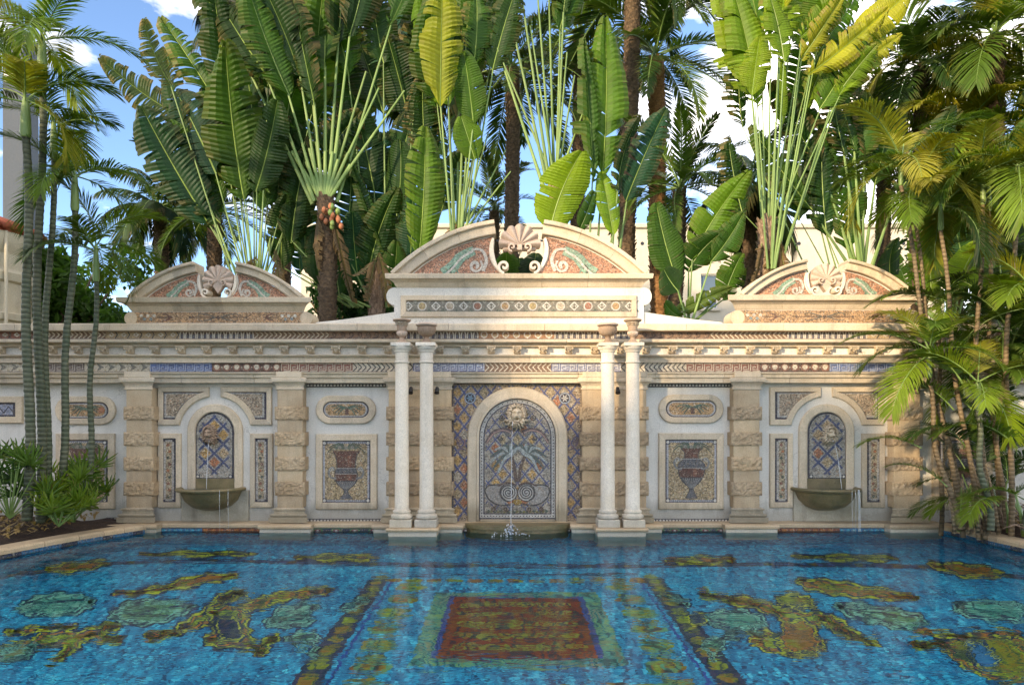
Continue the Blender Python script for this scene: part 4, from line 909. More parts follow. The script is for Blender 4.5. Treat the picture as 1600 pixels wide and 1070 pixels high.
# ------------------------------------------------------------------ pediments
def volute(mb, cx_, cz, r0, y0, y1, flip=1, turns=1.25, w=.028):
    n_ = 26; pts_o, pts_i = [], []
    for k in range(n_ + 1):
        a = -pi / 2 + flip * turns * 2 * pi * k / n_; rr = r0 * (1 - .78 * k / n_); pts_o.append((cx_ + rr * cos(a), cz + rr * sin(a))); rr2 = max(.004, rr - w); pts_i.append((cx_ + rr2 * cos(a), cz + rr2 * sin(a)))
    mb.strip(pts_o, pts_i, y1, y0, .004)
def shell_obj(parent, cx_, cz, rad, Yc, full, mat):
    n_, m_ = 54, 8; v, f = [], []; a0, a1 = (R(-38), R(218)) if full else (R(-8), R(188)); ribs = 9 if full else 7
    for layer in (0, 1):
        for j in range(m_ + 1):
            for k in range(n_ + 1):
                t_ = k / n_; a = a0 + (a1 - a0) * t_; ph = abs(sin(pi * ribs * t_)); q = j / m_
                rr = rad * q * (1 - (.045 if full else .07) * (1 - ph) ** 2 * q); dep = ((.10 if full else .14) * ph * q + .09 * (1 - q * q)) * rad * 2.0
                y = Yc - (dep + .03 if layer == 0 else -.05); v.append((cx_ + rr * cos(a), y, cz - rad * .22 + rr * sin(a) * (1.0 if full else .98)))
    S_ = (m_ + 1) * (n_ + 1)
    for L in (0, S_):
        for j in range(m_):
            for k in range(n_): a = L + j * (n_ + 1) + k; f.append((a, a + 1, a + n_ + 2, a + n_ + 1))
    for k in range(n_): a = m_ * (n_ + 1) + k; f.append((a, a + 1, a + 1 + S_, a + S_))
    for j in range(m_):
        for k in (0, n_): a = j * (n_ + 1) + k; f.append((a, a + n_ + 1, a + n_ + 1 + S_, a + S_))
    sh = autosmooth(mk('shell', v, f, mat, parent), 50)
    mb = MB()
    for s_ in (-1, 1): volute(mb, cx_ + s_ * rad * .36, cz - rad * .36, rad * .25, Yc - rad * .45, Yc + .03, s_, 1.25, rad * .09)
    if full: mb.prism([(cx_ - rad * .34, cz - rad * .55), (cx_, cz - rad * 1.06), (cx_ + rad * .34, cz - rad * .55), (cx_ + rad * .2, cz - rad * .2), (cx_ - rad * .2, cz - rad * .2)], Yc - .06, Yc + .04)
    else: mb.box(cx_ - rad * .80, cx_ + rad * .80, Yc - .05, Yc + .05, cz - rad * .46, cz - rad * .26, .02); mb.box(cx_ - rad * .12, cx_ + rad * .12, Yc - rad * .4, Yc, cz - rad * .5, cz - rad * .22, .008)
    mb.obj('shell_scroll', mat, parent)
    return sh
def pediment(axis, half, shelf, yshelf_t, yshelf_b, gap, ytop, shell_y, shell_r, Y, label, full, big, foot):
    """axis/half in picture px at plane Y; shelf: half-length of cornice"""
    base_y = 505
    t = thing('pediment', label, 'pediment', (wx(axis, Y), 11.08, z_top), 'broken pediments on top of the wall')
    mx_ = lambda u: wx(u, Y); mz_ = lambda v_: wz(v_, Y)
    sag = (yshelf_t - ytop) * 1.0; # find circle through (half, 0) and (gap, sag)
    # circle centre below: c; R^2 = half^2 + c^2 ; R^2 = gap^2 + (sag + c)^2
    c = (half ** 2 - gap ** 2 - sag ** 2) / (2 * sag); Rr = sqrt(half ** 2 + c ** 2); cyc = yshelf_t + c
    Y0, Y1 = Y - .10, Y + .22
    bandw = 17 if big else 12.5
    ang0, ang1 = math.atan2(c, half), math.atan2(sag + c, gap)
    for s_ in (-1, 1):
        # arched rake in three stones with cap moulding
        for part, (ra, rb, yf, nm) in enumerate(((Rr, Rr - bandw, Y0, 'arched_stone'), (Rr + bandw * .22, Rr - bandw * .16, Y0 - .06, 'arched_cap'))):
            for q in range(3):
                a_, b_ = ang0 + (ang1 - ang0) * q / 3, ang0 + (ang1 - ang0) * (q + 1) / 3; e = .0008
                P = lambda rad: [(mx_(axis + s_ * rad * cos(g)), mz_(min(cyc - rad * sin(g), yshelf_t + .5))) for g in [a_ + e + (b_ - a_ - 2 * e) * k / 7 for k in range(8)]]
                MB().strip(P(ra), P(rb), Y1 + (.02 if part else 0), yf, .01).obj(nm, M['stone'], t)
        # tympanum with mosaic relief, cut by the round opening
        oc, orad = (yshelf_t - (39 if big else 26)), (46 if big else 31)
        Ri = Rr - bandw - .5
        pts = []
        g1 = math.atan2(sag + c, gap + 1); a0_ = math.asin(min(1, c / Ri)) if c > 0 else 0
        x_in = sqrt(max(0, Ri ** 2 - c ** 2))
        outer = [(Ri * cos(g), cyc - Ri * sin(g)) for g in [math.atan2(c, x_in) + (g1 - math.atan2(c, x_in)) * k / 12 for k in range(13)]]
        outer = [(max(x_, gap), y_) for x_, y_ in outer]
        ytopin = outer[-1][1]
        circ = []
        for k in range(13):
            yy = ytopin + (yshelf_t - ytopin) * k / 12; d2 = orad ** 2 - (yy - oc) ** 2; circ.append((max(gap * .25, sqrt(d2) if d2 > 0 else gap * .25), yy))
        circ = [(max(x_, 8), y_) for x_, y_ in circ]
        poly = outer + [p for p in circ if True]
        MB().prism([(mx_(axis + s_ * x_), mz_(y_)) for x_, y_ in poly], Y - .02, Y1 - .03).obj('tympanum', M['plaster'], t)
        r = Rel(wallmap(Y - .022)); cxm = sum(p[0] for p in poly) / len(poly); cym = sum(p[1] for p in poly) / len(poly) + 2
        r.poly([(axis + s_ * (x_ + (cxm - x_) * .04), y_ + (cym - y_) * .04) for x_, y_ in poly], lin('#b27c5e'), .002, .8)
        k_ = 1.0 if big else .66; sx_ = orad + (22 if big else 14) * 1.0; sy_ = yshelf_t - 15 * k_
        r.spiral(axis + s_ * sx_, sy_, 2 * k_, 11 * k_, 1.35, 6 * k_, lin('#d8cfc0'), .012, R(100), 30, s_, 3 * k_)
        r.stroke(spl([(axis + s_ * (sx_ - 11 * k_), sy_ + 8 * k_), (axis + s_ * (sx_ - 17 * k_), sy_ - 8 * k_), (axis + s_ * (sx_ - 10 * k_), sy_ - 24 * k_), (axis + s_ * (sx_ + 6 * k_), sy_ - 26 * k_)], 5), 6.5 * k_, lin('#d8cfc0'), .012, .3, 3)
        r.stroke(spl([(axis + s_ * (sx_ + 2 * k_), sy_ - 24 * k_), (axis + s_ * (sx_ + 22 * k_), sy_ - 14 * k_), (axis + s_ * (sx_ + 36 * k_), sy_ + 2 * k_), (axis + s_ * (sx_ + 50 * k_), sy_ + 13 * k_)], 5), 14 * k_, lin('#7fa68c'), .010, .5, 20 * k_)
        r.stroke(spl([(axis + s_ * (sx_ + 4 * k_), sy_ - 23 * k_), (axis + s_ * (sx_ + 22 * k_), sy_ - 12 * k_), (axis + s_ * (sx_ + 34 * k_), sy_ + 2 * k_), (axis + s_ * (sx_ + 46 * k_), sy_ + 13 * k_)], 5), 3.4 * k_, lin('#d8cfc0'), .014, .3)
        for q in range(3): r.stroke(spl([(axis + s_ * (sx_ + (24 + q * 9) * k_), sy_ - (8 - q * 9) * k_), (axis + s_ * (sx_ + (30 + q * 10) * k_), sy_ + (2 + q * 5) * k_), (axis + s_ * (sx_ + (26 + q * 10) * k_), sy_ + 13 * k_)], 4), 6 * k_, lin('#4f8a76'), .009 + .001 * q, .4, 1)
        r.obj('mosaic', M['mosaic'], t)
        # scroll that lines the opening
        mb = MB(); lo_ = [(mx_(axis + s_ * x_), mz_(y_)) for x_, y_ in circ if y_ > ytopin + 1]; wI = 7 if big else 5
        li_ = [(mx_(axis + s_ * max(4, x_ - wI * (.4 + .6 * sin(pi * min(1, (y_ - ytopin) / (yshelf_t - ytopin)))))), mz_(y_)) for x_, y_ in circ if y_ > ytopin + 1]
        mb.strip(lo_, li_, Y1 - .01, Y - .06, .006); mb.obj('opening_scroll', M['white_stone'], t)
        mb = MB(); vr = (.125 if big else .085); volute(mb, mx_(axis + s_ * (23 if big else 17)), mz_(yshelf_t) + vr + .004, vr, Y - .09, Y + .10, s_, 1.3, vr * .34); mb.obj('volute', M['white_stone'], t)
    # shelf cornice
    zs, zb = mz_(yshelf_t), mz_(yshelf_b); hh = zs - zb
    prof = [(Y + .36, zb), (Y + .0, zb), (Y - .02, zb + hh * .12), (Y - .05, zb + hh * .38), (Y - .10, zb + hh * .55), (Y - .16, zb + hh * .62), (Y - .17, zb + hh * .95), (Y - .16, zs), (Y + .36, zs)]
    Xa, Xb = mx_(axis - shelf[0]), mx_(axis + shelf[1]); xs = cuts(Xa, Xb, .62 if big else .8, int(axis)); pr = .17
    for q, (a, b_) in enumerate(zip(xs, xs[1:])):
        first, last = q == 0, q == len(xs) - 2
        MB().mould(prof, a + (pr if first else .002), b_ - (pr if last else .002), 1 if first else 0, 1 if last else 0, y_ref=Y).obj('shelf_stone', M['stone'], t)
    return t, Y, mx_, mz_
PY = 10.92
t, *_ = pediment(811, 196, (207, 207), 430.5, 450, 38, 351, 374, 33, PY, 'large central broken pediment with half shell and round gap', False, True, 503)
shell_obj(t, wx(812, PY), wz(376, PY), .335, PY + .06, False, M['shell'])
MB().box(wx(775, PY), wx(849, PY), PY + .08, PY + .11, wz(375, PY), wz(372.6, PY)).obj('shell_rod', M['black'], t)
# attic block below the central pediment
a0, a1 = wx(616, PY), wx(1006, PY); zb, zt = z_top, wz(450, PY)
MB().box(a0, a1, PY - .01, PY + .38, zb, zt, .003).obj('attic_block', M['plaster'], t)
for s_, xx in ((-1, a0), (1, a1)):
    zc = wz(463, PY); mb = MB(); mb.v = []; pts = [(xx + s_ * .0 + .0, 0)]
    rr = .14; mb.prism([(xx - s_ * .02, zc - rr)] + [(xx + s_ * (rr * .9) * cos(R(a)), zc + rr * sin(R(a))) for a in range(-90, 91, 15)] + [(xx - s_ * .02, zc + rr)], PY - .004, PY + .3); mb.obj('attic_scroll', M['plaster'], t)
    mb = MB(); sl = [(0, wz(487, PY)), (.14, wz(489, PY)), (.42, wz(493, PY)), (.85, wz(499, PY)), (1.25, wz(503, PY) + .0)]
    mb.prism([(xx - s_ * .01, zb)] + [(xx + s_ * x_, z_) for x_, z_ in sl] + [(xx + s_ * 1.3, zb)], PY + .03, PY + .36); mb.obj('attic_shoulder', M['plaster'], t)
stone_frame(t, rect_loop(626, 461.5, 995, 495.5, PY - .04), rect_loop(634.5, 469.5, 987, 487, PY - .04), PY - .05, PY - .011, 'panel_frame')
r = Rel(wallmap(PY - .014)); r.rect(634, 469, 988, 487.5, lin('#7d7a6c'), 0, .35)
for k in range(17):
    x = 638 + 21.6 * k * 1.0; y = 478.3
    if k % 2:
        r.disc(x, y, 7.2, WHITE, .008, .2, 18); r.disc(x, y, 5.4, [lin('#b9a06a'), lin('#b9a990'), lin('#9c6148'), lin('#ad8a5c')][(k // 2) % 4], .011, .5, 16)
    else:
        r.poly([(x - 7.5, y), (x, y - 7.5), (x + 7.5, y), (x, y + 7.5)], lin('#ded8cb'), .008, .2); r.poly([(x - 5, y), (x, y - 5), (x + 5, y), (x, y + 5)], lin('#8a8a78'), .010, .4)
        for ddx, ddy in ((-2, 0), (2, 0), (0, -2), (0, 2)): r.rect(x + ddx - .9, y + ddy - .9, x + ddx + .9, y + ddy + .9, WHITE if ddx else DBROWN, .013, .2)
    r.poly([(x + 10.8 - 4, 487), (x + 10.8, 481.5), (x + 10.8 + 4, 487)], lin('#5d6656'), .005, .4); r.poly([(x + 10.8 - 4, 469.6), (x + 10.8, 475), (x + 10.8 + 4, 469.6)], lin('#a9a796'), .005, .4)
r.obj('panel_mosaic', M['mosaic'], t)
def small_pediment(axis, ys, yb, label, hl, hr, gaptop, shy):
    t, *_ = pediment(axis, 133, (hl, hr), ys, yb, 32, gaptop, shy, 23, PY, label, True, False, 505)
    shell_obj(t, wx(axis + 1, PY), wz(shy + 1, PY), .245, PY + .02, True, M['shell'])
    MB().box(wx(axis - 136, PY), wx(axis + 138, PY), PY + .0, PY + .34, z_top, wz(yb, PY), .0).obj('frieze_block', M['plaster'], t)
    for s_ in (-1, 1):
        xx = wx(axis - 136, PY) if s_ < 0 else wx(axis + 138, PY); zc = (z_top + wz(yb, PY)) / 2; rr = (wz(yb, PY) - z_top) / 2 - .004
        mb = MB(); mb.prism([(xx + rr * cos(R(a)), zc + rr * sin(R(a))) for a in range(0, 360, 15)], PY - .016, PY + .335); mb.obj('frieze_roll', M['stone'], t)
    r = Rel(wallmap(PY - .004)); x0, x1 = axis - 135, axis + 137; y0, y1 = yb + .5, 504.4; ym = (y0 + y1) / 2; r.rect(x0, y0, x1, y1, lin('#b08a62'), .002, .8)
    for s_ in (-1, 1):
        c_ = axis
        r.stroke([(c_ + s_ * 2, ym), (c_ + s_ * 46, ym)], 1.4, DBROWN, .006, .2); r.disc(c_ + s_ * 44, ym, 2, DBROWN, .007, .2, 8)
        for e in (-1, 1): r.stroke(spl([(c_ + s_ * 4, ym), (c_ + s_ * 16, ym + e * 4), (c_ + s_ * 28, ym + e * 6), (c_ + s_ * 31, ym + e * 3)], 4), 2, lin('#5b5a50'), .007, .3, 1); r.stroke(spl([(c_ + s_ * 74, ym), (c_ + s_ * 80, ym + e * 4), (c_ + s_ * 87, ym + e * 5)], 4), 2.8, lin('#6b3f35'), .007, .3, 1)
        r.stroke([(c_ + s_ * 70, ym), (c_ + s_ * 92, ym)], 1.5, DBROWN, .006, .2)
        for e in range(5): r.disc(c_ + s_ * (100 + e * 5), ym + (2.5 if e % 2 else -2.5), 2.6, lin('#7a8f92') if e % 2 else WHITE, .007, .4, 8)
    r.disc(axis, ym, 2.6, DBROWN, .009, .2, 10)
    r.obj('frieze_mosaic', M['mosaic'], t)
small_pediment(341, 467, 487, 'small left broken pediment with shell above the left fountain bay', 151, 150, 414.5, 433)
small_pediment(1288, 463.5, 484.5, 'small right broken pediment with shell above the right fountain bay', 156, 146, 410.5, 430)

# ------------------------------------------------------------------ free-standing columns and their urns
zc0 = .155
def pedestal(x0, x1, label):
    Y = 10.16; t = thing('column_pedestal', label, 'pedestal', (wx((x0 + x1) / 2, Y), Y + .25, 0), 'pedestals under the column pairs')
    a, b = wx(x0, Y), wx(x1, Y)
    MB().box(a + .03, b - .03, Y + .02, 10.53, -.7, .075, .004).obj('block', M['white_stone'], t)
    MB().mould([(10.53, .075), (Y, .075), (Y - .015, .09), (Y - .015, .112), (Y, .125), (10.53, .125)], a, b).obj('slab', M['deck'], t)
pedestal(603, 685, 'stone pedestal standing in the water under the left column pair'); pedestal(931, 1013, 'stone pedestal standing in the water under the right column pair')
YC = 10.36
def column(px, label):
    x = wx(px, YC); t = thing('column', label, 'column', (x, YC, .125), 'slender white columns in front of the wall')
    MB().box(x - .165, x + .165, YC - .155, YC + .155, .127, .245, .008).obj('plinth', M['white_stone'], t)
    prof = [(.135, 0), (.158, .012), (.166, .035), (.158, .06), (.135, .072), (.128, .08), (.126, .09), (.135, .098), (.138, .112), (.132, .124), (.112, .13)]
    autosmooth(MB().lathe(prof, (x, YC, .246), 36).obj('base_moulding', M['white_stone'], t), 40)
    z1, z2, zj = .376, wz(568, YC), 1.62
    r0, r1 = .108, .098; rj = r0 + (r1 - r0) * (zj - z1) / (z2 - z1)
    autosmooth(MB().lathe([(r0 + .012, 0), (r0 + .003, .012), (r0, .03), (rj, zj - z1 - .003), (rj - .003, zj - z1 - .001), (rj - .003, zj - z1 + .001), (rj, zj - z1 + .003), (r1, z2 - z1)], (x, YC, z1), 40).obj('shaft', M['white_stone'], t), 30)
    zc = wz(542, YC); hcap = zc - z2
    prof = [(r1, 0), (r1 + .016, .008), (r1 + .02, .02), (r1 + .014, .03), (r1 + .003, .034), (r1 + .002, hcap - .085), (r1 + .018, hcap - .078), (r1 + .02, hcap - .068), (r1 + .012, hcap - .062), (r1 + .03, hcap - .045), (r1 + .05, hcap - .02), (r1 + .052, hcap - .006), (r1 + .045, hcap)]
    autosmooth(MB().lathe(prof, (x, YC, z2), 36).obj('capital', M['white_stone'], t), 40)
    MB().box(x - .15, x + .15, YC - .15, YC + .15, zc + .001, zc + .055, .007).obj('abacus', M['white_stone'], t)
    return x, zc + .056
def urn(x, z, kind, label):
    t = thing('urn', label, 'urn', (x, YC, z), 'stone urns on top of the columns')
    fl = lambda n_, d: (lambda a, zz: d * abs(sin(n_ * a / 2)))
    foot = [(.085, 0), (.088, .012), (.075, .022), (.06, .035), (.04, .06), (.034, .085), (.045, .095), (.04, .104)]
    if kind == 'key':
        autosmooth(MB().lathe(foot, (x, YC, z), 28).obj('foot', M['terra'], t), 35)
        autosmooth(MB().lathe([(.035, .104), (.06, .112), (.082, .14), (.084, .165), (.07, .18)], (x, YC, z), 48, flute=fl(16, .14)).obj('bulb', M['shell'], t), 60)
        autosmooth(MB().lathe([(.068, .18), (.072, .20), (.072, .24), (.078, .27), (.095, .31), (.10, .318)], (x, YC, z), 32).obj('neck', M['terra'], t), 40)
        # Greek key round the neck
        r = Rel(lambda u, v, h: (x + (.083 + (v - .255) * .22 + h) * sin(u), YC - (.083 + (v - .255) * .22 + h) * cos(u), z + v)); 
        for q in range(12):
            u0 = q * pi / 6; d = pi / 6
            r.stroke([(u0, .262), (u0, .306), (u0 + d * .7, .306), (u0 + d * .7, .274), (u0 + d * .35, .274), (u0 + d * .35, .290)], .007, PALE, .008, .1)
        mk('key_pattern', r.v, r.f, M['mosaic'], t, cols=r.c)
        autosmooth(MB().lathe([(.09, .318), (.128, .33), (.138, .345), (.132, .358), (.10, .362), (.06, .34)], (x, YC, z), 32).obj('rim', M['terra'], t), 40)
    else:
        autosmooth(MB().lathe(foot, (x, YC, z), 28).obj('foot', M['terra'], t), 35)
        autosmooth(MB().lathe([(.04, .104), (.085, .115), (.125, .15), (.145, .20), (.143, .235), (.12, .255)], (x, YC, z), 64, flute=fl(22, .10)).obj('bowl', M['terra'], t), 60)
        autosmooth(MB().lathe([(.12, .252), (.148, .258), (.162, .272), (.158, .29), (.135, .30), (.10, .295), (.07, .27)], (x, YC, z), 36).obj('rim', M['shell'], t), 40)
for px, kind, lc, lu in ((628, 'key', 'white column, outer one of the left pair', 'tall urn with Greek key neck on the outer left column'), (666.5, 'bowl', 'white column, inner one of the left pair', 'wide fluted bowl urn on the inner left column'),
                         (949.5, 'bowl', 'white column, inner one of the right pair', 'wide fluted bowl urn on the inner right column'), (988.5, 'key', 'white column, outer one of the right pair', 'tall urn with Greek key neck on the outer right column')):
    x, z = column(px, lc); urn(x, z, kind, lu)
# small spotlights on the pilasters behind the columns
for px, lb in ((642, 'small black spotlight between the left columns'), (683, 'small black spotlight right of the inner left column'), (965, 'small black spotlight right of the inner right column')):
    p = at(px, 609, 10.72); t = thing('spotlight', lb, 'spotlight', p, 'spotlights on the pilasters')
    MB().tube([p + Vector((0, .08, .03)), p + Vector((0, .0, .03))], .012, 8).obj('arm', M['black'], t)
    MB().tube([p + Vector((0, .02, .035)), p + Vector((.0, -.03, -.03)), p + Vector((0, -.045, -.05))], [.026, .036, .04], 12).obj('lamp_head', M['black'], t)

# ================================================================== POOL FLOOR MOSAICS
def floor_pt(u, v):
    s = H * F / (v - HY); k = math.hypot((u - CX) / F, 1); hd = s * k; th = math.atan2(hd, H); ti = math.asin(sin(th) / 1.33)
    tot = hd + D_POOL * math.tan(ti); Yp = tot / k; return ((u - CX) / F * Yp, Yp)
def fmap(u, v, h): x, y = floor_pt(u, v); return (x, y, -D_POOL + h)
def wmap(u, v, h): return (u, v, -D_POOL + h)
OL, RED, TEAL, GRN, DK = (.33, .25, .015), (.36, .025, .006), (.06, .36, .28), (.13, .33, .16), (.004, .02, .09)
OR_ = (.42, .12, .015)
CXF = wx(808, 7.0) 
r = Rel(wmap)
x0, x1, y0, y1 = CXF - .72, CXF + .72, 6.12, 7.9
r.rect(x0 - .24, y0 - .16, x1 + .24, y1 + .22, TEAL, .004, .6); r.rect(x0 - .06, y0 - .02, x1 + .06, y1 + .04, (.01, .06, .30), .006, .15); r.rect(x0, y0, x1, y1, RED, .008, .12); 
for k in range(9):
    for j in range(5):
        xx, yy = x0 + .18 + (x1 - x0 - .36) * k / 8, y0 + .25 + (y1 - y0 - .5) * j / 4
        r.spiral(xx, yy, .01, .10, 1.3,   .04, (.40, .26, .03), .010 + .0005 * (k % 3), k + j, 14, 1 if (k + j) % 2 else -1)
r.obj('carpet_mosaic', M['figure'], pf)
r = Rel(wmap)
for s_ in (-1, 1):
    xb = CXF + s_ * 1.62; r.rect(min(xb, xb + s_ * .24), 3.2, max(xb, xb + s_ * .24), 8.8, DK, .004, .12)
    for k in range(20): yy = 3.4 + k * .285; r.disc(xb + s_ * .12, yy, .085, OL, .007, .8, 10, .11)
    r.rect(min(xb - s_ * .04, xb - s_ * .07), 3.2, max(xb - s_ * .04, xb - s_ * .07), 8.8, (.02, .07, .33), .005, 0)
    for k in range(8):
        yy = 5.0 + k * .47; c = OL if k % 2 else OR_
        r.disc(CXF + s_ * 1.3, yy, .17, c, .007, .9, 14, .13); r.spiral(CXF + s_ * 1.3, yy, .02, .2, 1.4, .05, GRN, .009, k, 16, s_)
        r.stroke([(CXF + s_ * 1.45, yy + .15), (CXF + s_ * 1.2, yy + .23)], .05, OL, .008, .6)
for yy in (8.65, 4.6): 
    for k in range(13):
        xx = CXF - 1.55 + 3.1 * k / 12; r.disc(xx, yy, .11, OL if k % 2 else OR_, .007, .9, 10, .17 if yy < 6 else .1)
    r.rect(CXF - 1.6, yy + .26, CXF + 1.6, yy + .34, DK, .005, .1)
for k in range(9):
    xx = CXF - 1.5 + 3.0 * k / 8; r.spiral(xx, 5.35, .03, .24, 1.5, .08, OL if k % 2 else OR_, .008, k, 18, 1 if k % 2 else -1)
    for j in range(4): r.stroke(spl([(xx, 5.1), (xx + (j - 1.5) * .07, 4.95), (xx + (j - 1.5) * .14, 4.82)], 4), .05, GRN if j % 2 else OL, .010, .5, .01)
r.obj('border_mosaic', M['figure'], pf)
rb_ = Rel(fmap)
edge_line = spl([(-60, 908), (60, 893), (150, 880), (330, 876), (520, 879), (700, 882), (810, 883), (980, 884), (1200, 881), (1400, 884), (1500, 889), (1580, 900), (1680, 915)], 6)
rb_.stroke(edge_line, 6.5, DK, .004, .12); rb_.stroke(edge_line, 1.4, (.02, .10, .30), .006, .1)
for k, p_ in enumerate(edge_line[::2]): rb_.disc(p_[0], p_[1], 7, (.10, .07, .02), .008, .5, 8, 1.5)
rb_.obj('border_mosaic', M['figure'], pf)
def fig(name, items):
    r = Rel(fmap)
    for h, (pts, col, var) in enumerate(items):
        q = spl(pts, 5, True); cx_, cy_ = sum(p[0] for p in q) / len(q), sum(p[1] for p in q) / len(q)
        out = []
        for k, p in enumerate(q):
            a, b = q[k - 1], q[(k + 1) % len(q)]; dx, dy = b[0] - a[0], b[1] - a[1]; l = math.hypot(dx, dy) or 1
            out.append((dx / l, dy / l))
        frill = .0 if col in (DK, (.02, .20, .42)) else 2.6
        q = [(p[0] + d[1] * frill * 1.5 * sin(k * 1.7 + h), p[1] - d[0] * frill * .8 * sin(k * 1.7 + h)) for k, (p, d) in enumerate(zip(q, out))]
        ar = sum(q[k - 1][0] * q[k][1] - q[k][0] * q[k - 1][1] for k in range(len(q))); sg = 1 if ar > 0 else -1
        ins = lambda e: [(p[0] - sg * d[1] * e * 1.5, p[1] + sg * d[0] * e) for p, d in zip(q, out)]
        r.poly(ins(-2.4), DK, .004 + .006 * h, .05); r.poly(q, col, .006 + .006 * h, var)
        big = max(p[0] for p in q) - min(p[0] for p in q) > 70 and max(p[1] for p in q) - min(p[1] for p in q) > 14
        for e, w_, cc in ((1.4, 2.2, (.85, .62, .03)), (3.8, 1.7, DK), (5.8, 2.2, (.85, .18, .02)), (8.2, 1.6, DK), (10.4, 2.2, (.6, .55, .03))):
            if col in (TEAL, GRN): cc = (.30, .62, .45) if cc[0] > .2 else DK
            if (big or e < 4) and (e < 6 or len(pts) > 9): r.stroke(ins(e), w_, cc, .0075 + .006 * h, .1, closed=True)
        if name == 'shell_mosaic' and len(q) > 20:      # ribs that spread from the hinge
            hx_, hy_ = q[0]
            for k in range(3, len(q) - 3, 3): r.stroke([(hx_ + (q[k][0] - hx_) * .12, hy_ + (q[k][1] - hy_) * .12), (hx_ + (q[k][0] - hx_) * .88, hy_ + (q[k][1] - hy_) * .88)], 1.2, DK if k % 2 else (.34, .62, .42), .012, .1, 2.6)
    r.obj(name, M['figure'], pf)
# swimming tritons, fish and shells, traced about the two halves of the floor
fig('sea_creature_mosaic', [([(225, 995), (262, 985), (290, 968), (318, 950), (345, 928), (375, 920), (388, 928), (360, 940), (345, 960), (330, 975), (300, 985), (260, 994)], OL, .7),
     ([(325, 952), (360, 945), (385, 958), (390, 985), (400, 1005), (430, 990), (436, 1000), (405, 1028), (395, 1015), (340, 1012), (318, 1000), (332, 985), (330, 968)], (.28, .26, .03), .7),
     ([(375, 945), (420, 928), (470, 920), (510, 918), (518, 924), (480, 934), (440, 940), (400, 955), (385, 955)], OL, .8), ([(338, 968), (365, 962), (378, 985), (375, 1000), (345, 998)], DK, .25)])
fig('sea_creature_mosaic', [([(1090, 925), (1130, 928), (1180, 935), (1230, 950), (1280, 955), (1310, 965), (1335, 985), (1372, 1000), (1366, 1010), (1330, 1000), (1300, 985), (1285, 975), (1270, 985), (1290, 1005), (1280, 1022), (1240, 1026), (1185, 1010), (1170, 992), (1200, 985), (1225, 990), (1222, 970), (1190, 955), (1130, 940)], OL, .7),
     ([(1225, 975), (1262, 970), (1280, 995), (1272, 1018), (1235, 1018), (1215, 1005)], OR_, .6), ([(1212, 930), (1250, 928), (1272, 938), (1268, 948), (1230, 948)], OL, .7)])
fig('sea_creature_mosaic', [([(0, 1010), (40, 1000), (80, 985), (130, 985), (170, 972), (190, 980), (165, 990), (195, 998), (165, 1004), (135, 1000), (120, 1015), (85, 1038), (78, 1030), (100, 1010), (60, 1015), (0, 1034)], OL, .8), ([(8, 985), (60, 978), (110, 976), (118, 982), (70, 988), (20, 992)], OR_, .5), ([(0, 1016), (40, 1008), (60, 1006), (40, 1028), (0, 1036)], GRN, .5)])
fig('sea_creature_mosaic', [([(1420, 1005), (1470, 1000), (1510, 988), (1550, 985), (1600, 1000), (1620, 1040), (1600, 1062), (1560, 1066), (1520, 1050), (1490, 1030), (1470, 1014), (1440, 1012)], OL, .8), ([(1515, 1002), (1545, 1010), (1560, 1040), (1540, 1050), (1518, 1030)], (.02, .20, .42), .1), ([(1430, 984), (1500, 990), (1560, 984), (1600, 990), (1560, 998), (1480, 998)], OR_, .6)])
for pts, c in (([(30, 945), (60, 930), (110, 925), (145, 936), (140, 950), (100, 962), (50, 962), (32, 955)], TEAL), ([(172, 960), (200, 940), (250, 936), (305, 945), (285, 960), (240, 975), (195, 974)], GRN), ([(415, 975), (440, 948), (490, 942), (500, 945), (485, 958), (490, 972), (450, 980)], TEAL),
               ([(445, 1000), (470, 985), (500, 992), (495, 1008), (490, 1030), (484, 1010), (462, 1006)], GRN), ([(1100, 965), (1130, 950), (1175, 955), (1200, 975), (1170, 990), (1130, 985)], TEAL), ([(1095, 1005), (1115, 995), (1160, 992), (1130, 1008), (1115, 1035), (1105, 1020)], GRN),
               ([(1305, 945), (1345, 942), (1420, 955), (1448, 970), (1420, 982), (1375, 975), (1330, 965)], GRN), ([(1490, 945), (1540, 936), (1600, 945), (1600, 968), (1545, 970), (1500, 958)], TEAL), ([(1075, 960), (1100, 958), (1105, 972), (1080, 978)], DK), ([(1028, 930), (1060, 930), (1080, 945), (1060, 942)], TEAL), ([(530, 955), (570, 945), (578, 930), (556, 935)], TEAL)):
    fig('shell_mosaic', [(pts, c, .22)])
for pts, c in (([(175, 925), (250, 915), (300, 900), (360, 895), (370, 902), (320, 912), (250, 925), (200, 930)], OL), ([(1245, 905), (1290, 905), (1350, 915), (1420, 928), (1428, 936), (1360, 935), (1300, 928), (1255, 918)], OL), ([(70, 888), (110, 878), (170, 876), (150, 888), (100, 895)], OR_), ([(1450, 880), (1500, 880), (1555, 888), (1560, 902), (1500, 900)], OR_),
               ([(215, 866), (290, 861), (390, 863), (385, 868), (300, 869)], (.22, .07, .02)), ([(460, 870), (520, 866), (585, 868), (575, 875), (500, 875)], OR_), ([(1040, 874), (1100, 868), (1150, 872), (1120, 880), (1060, 880)], OR_), ([(1235, 868), (1320, 867), (1400, 870), (1380, 876), (1300, 875)], (.16, .05, .02))):
    fig('sea_creature_mosaic', [(pts, c, .6)])

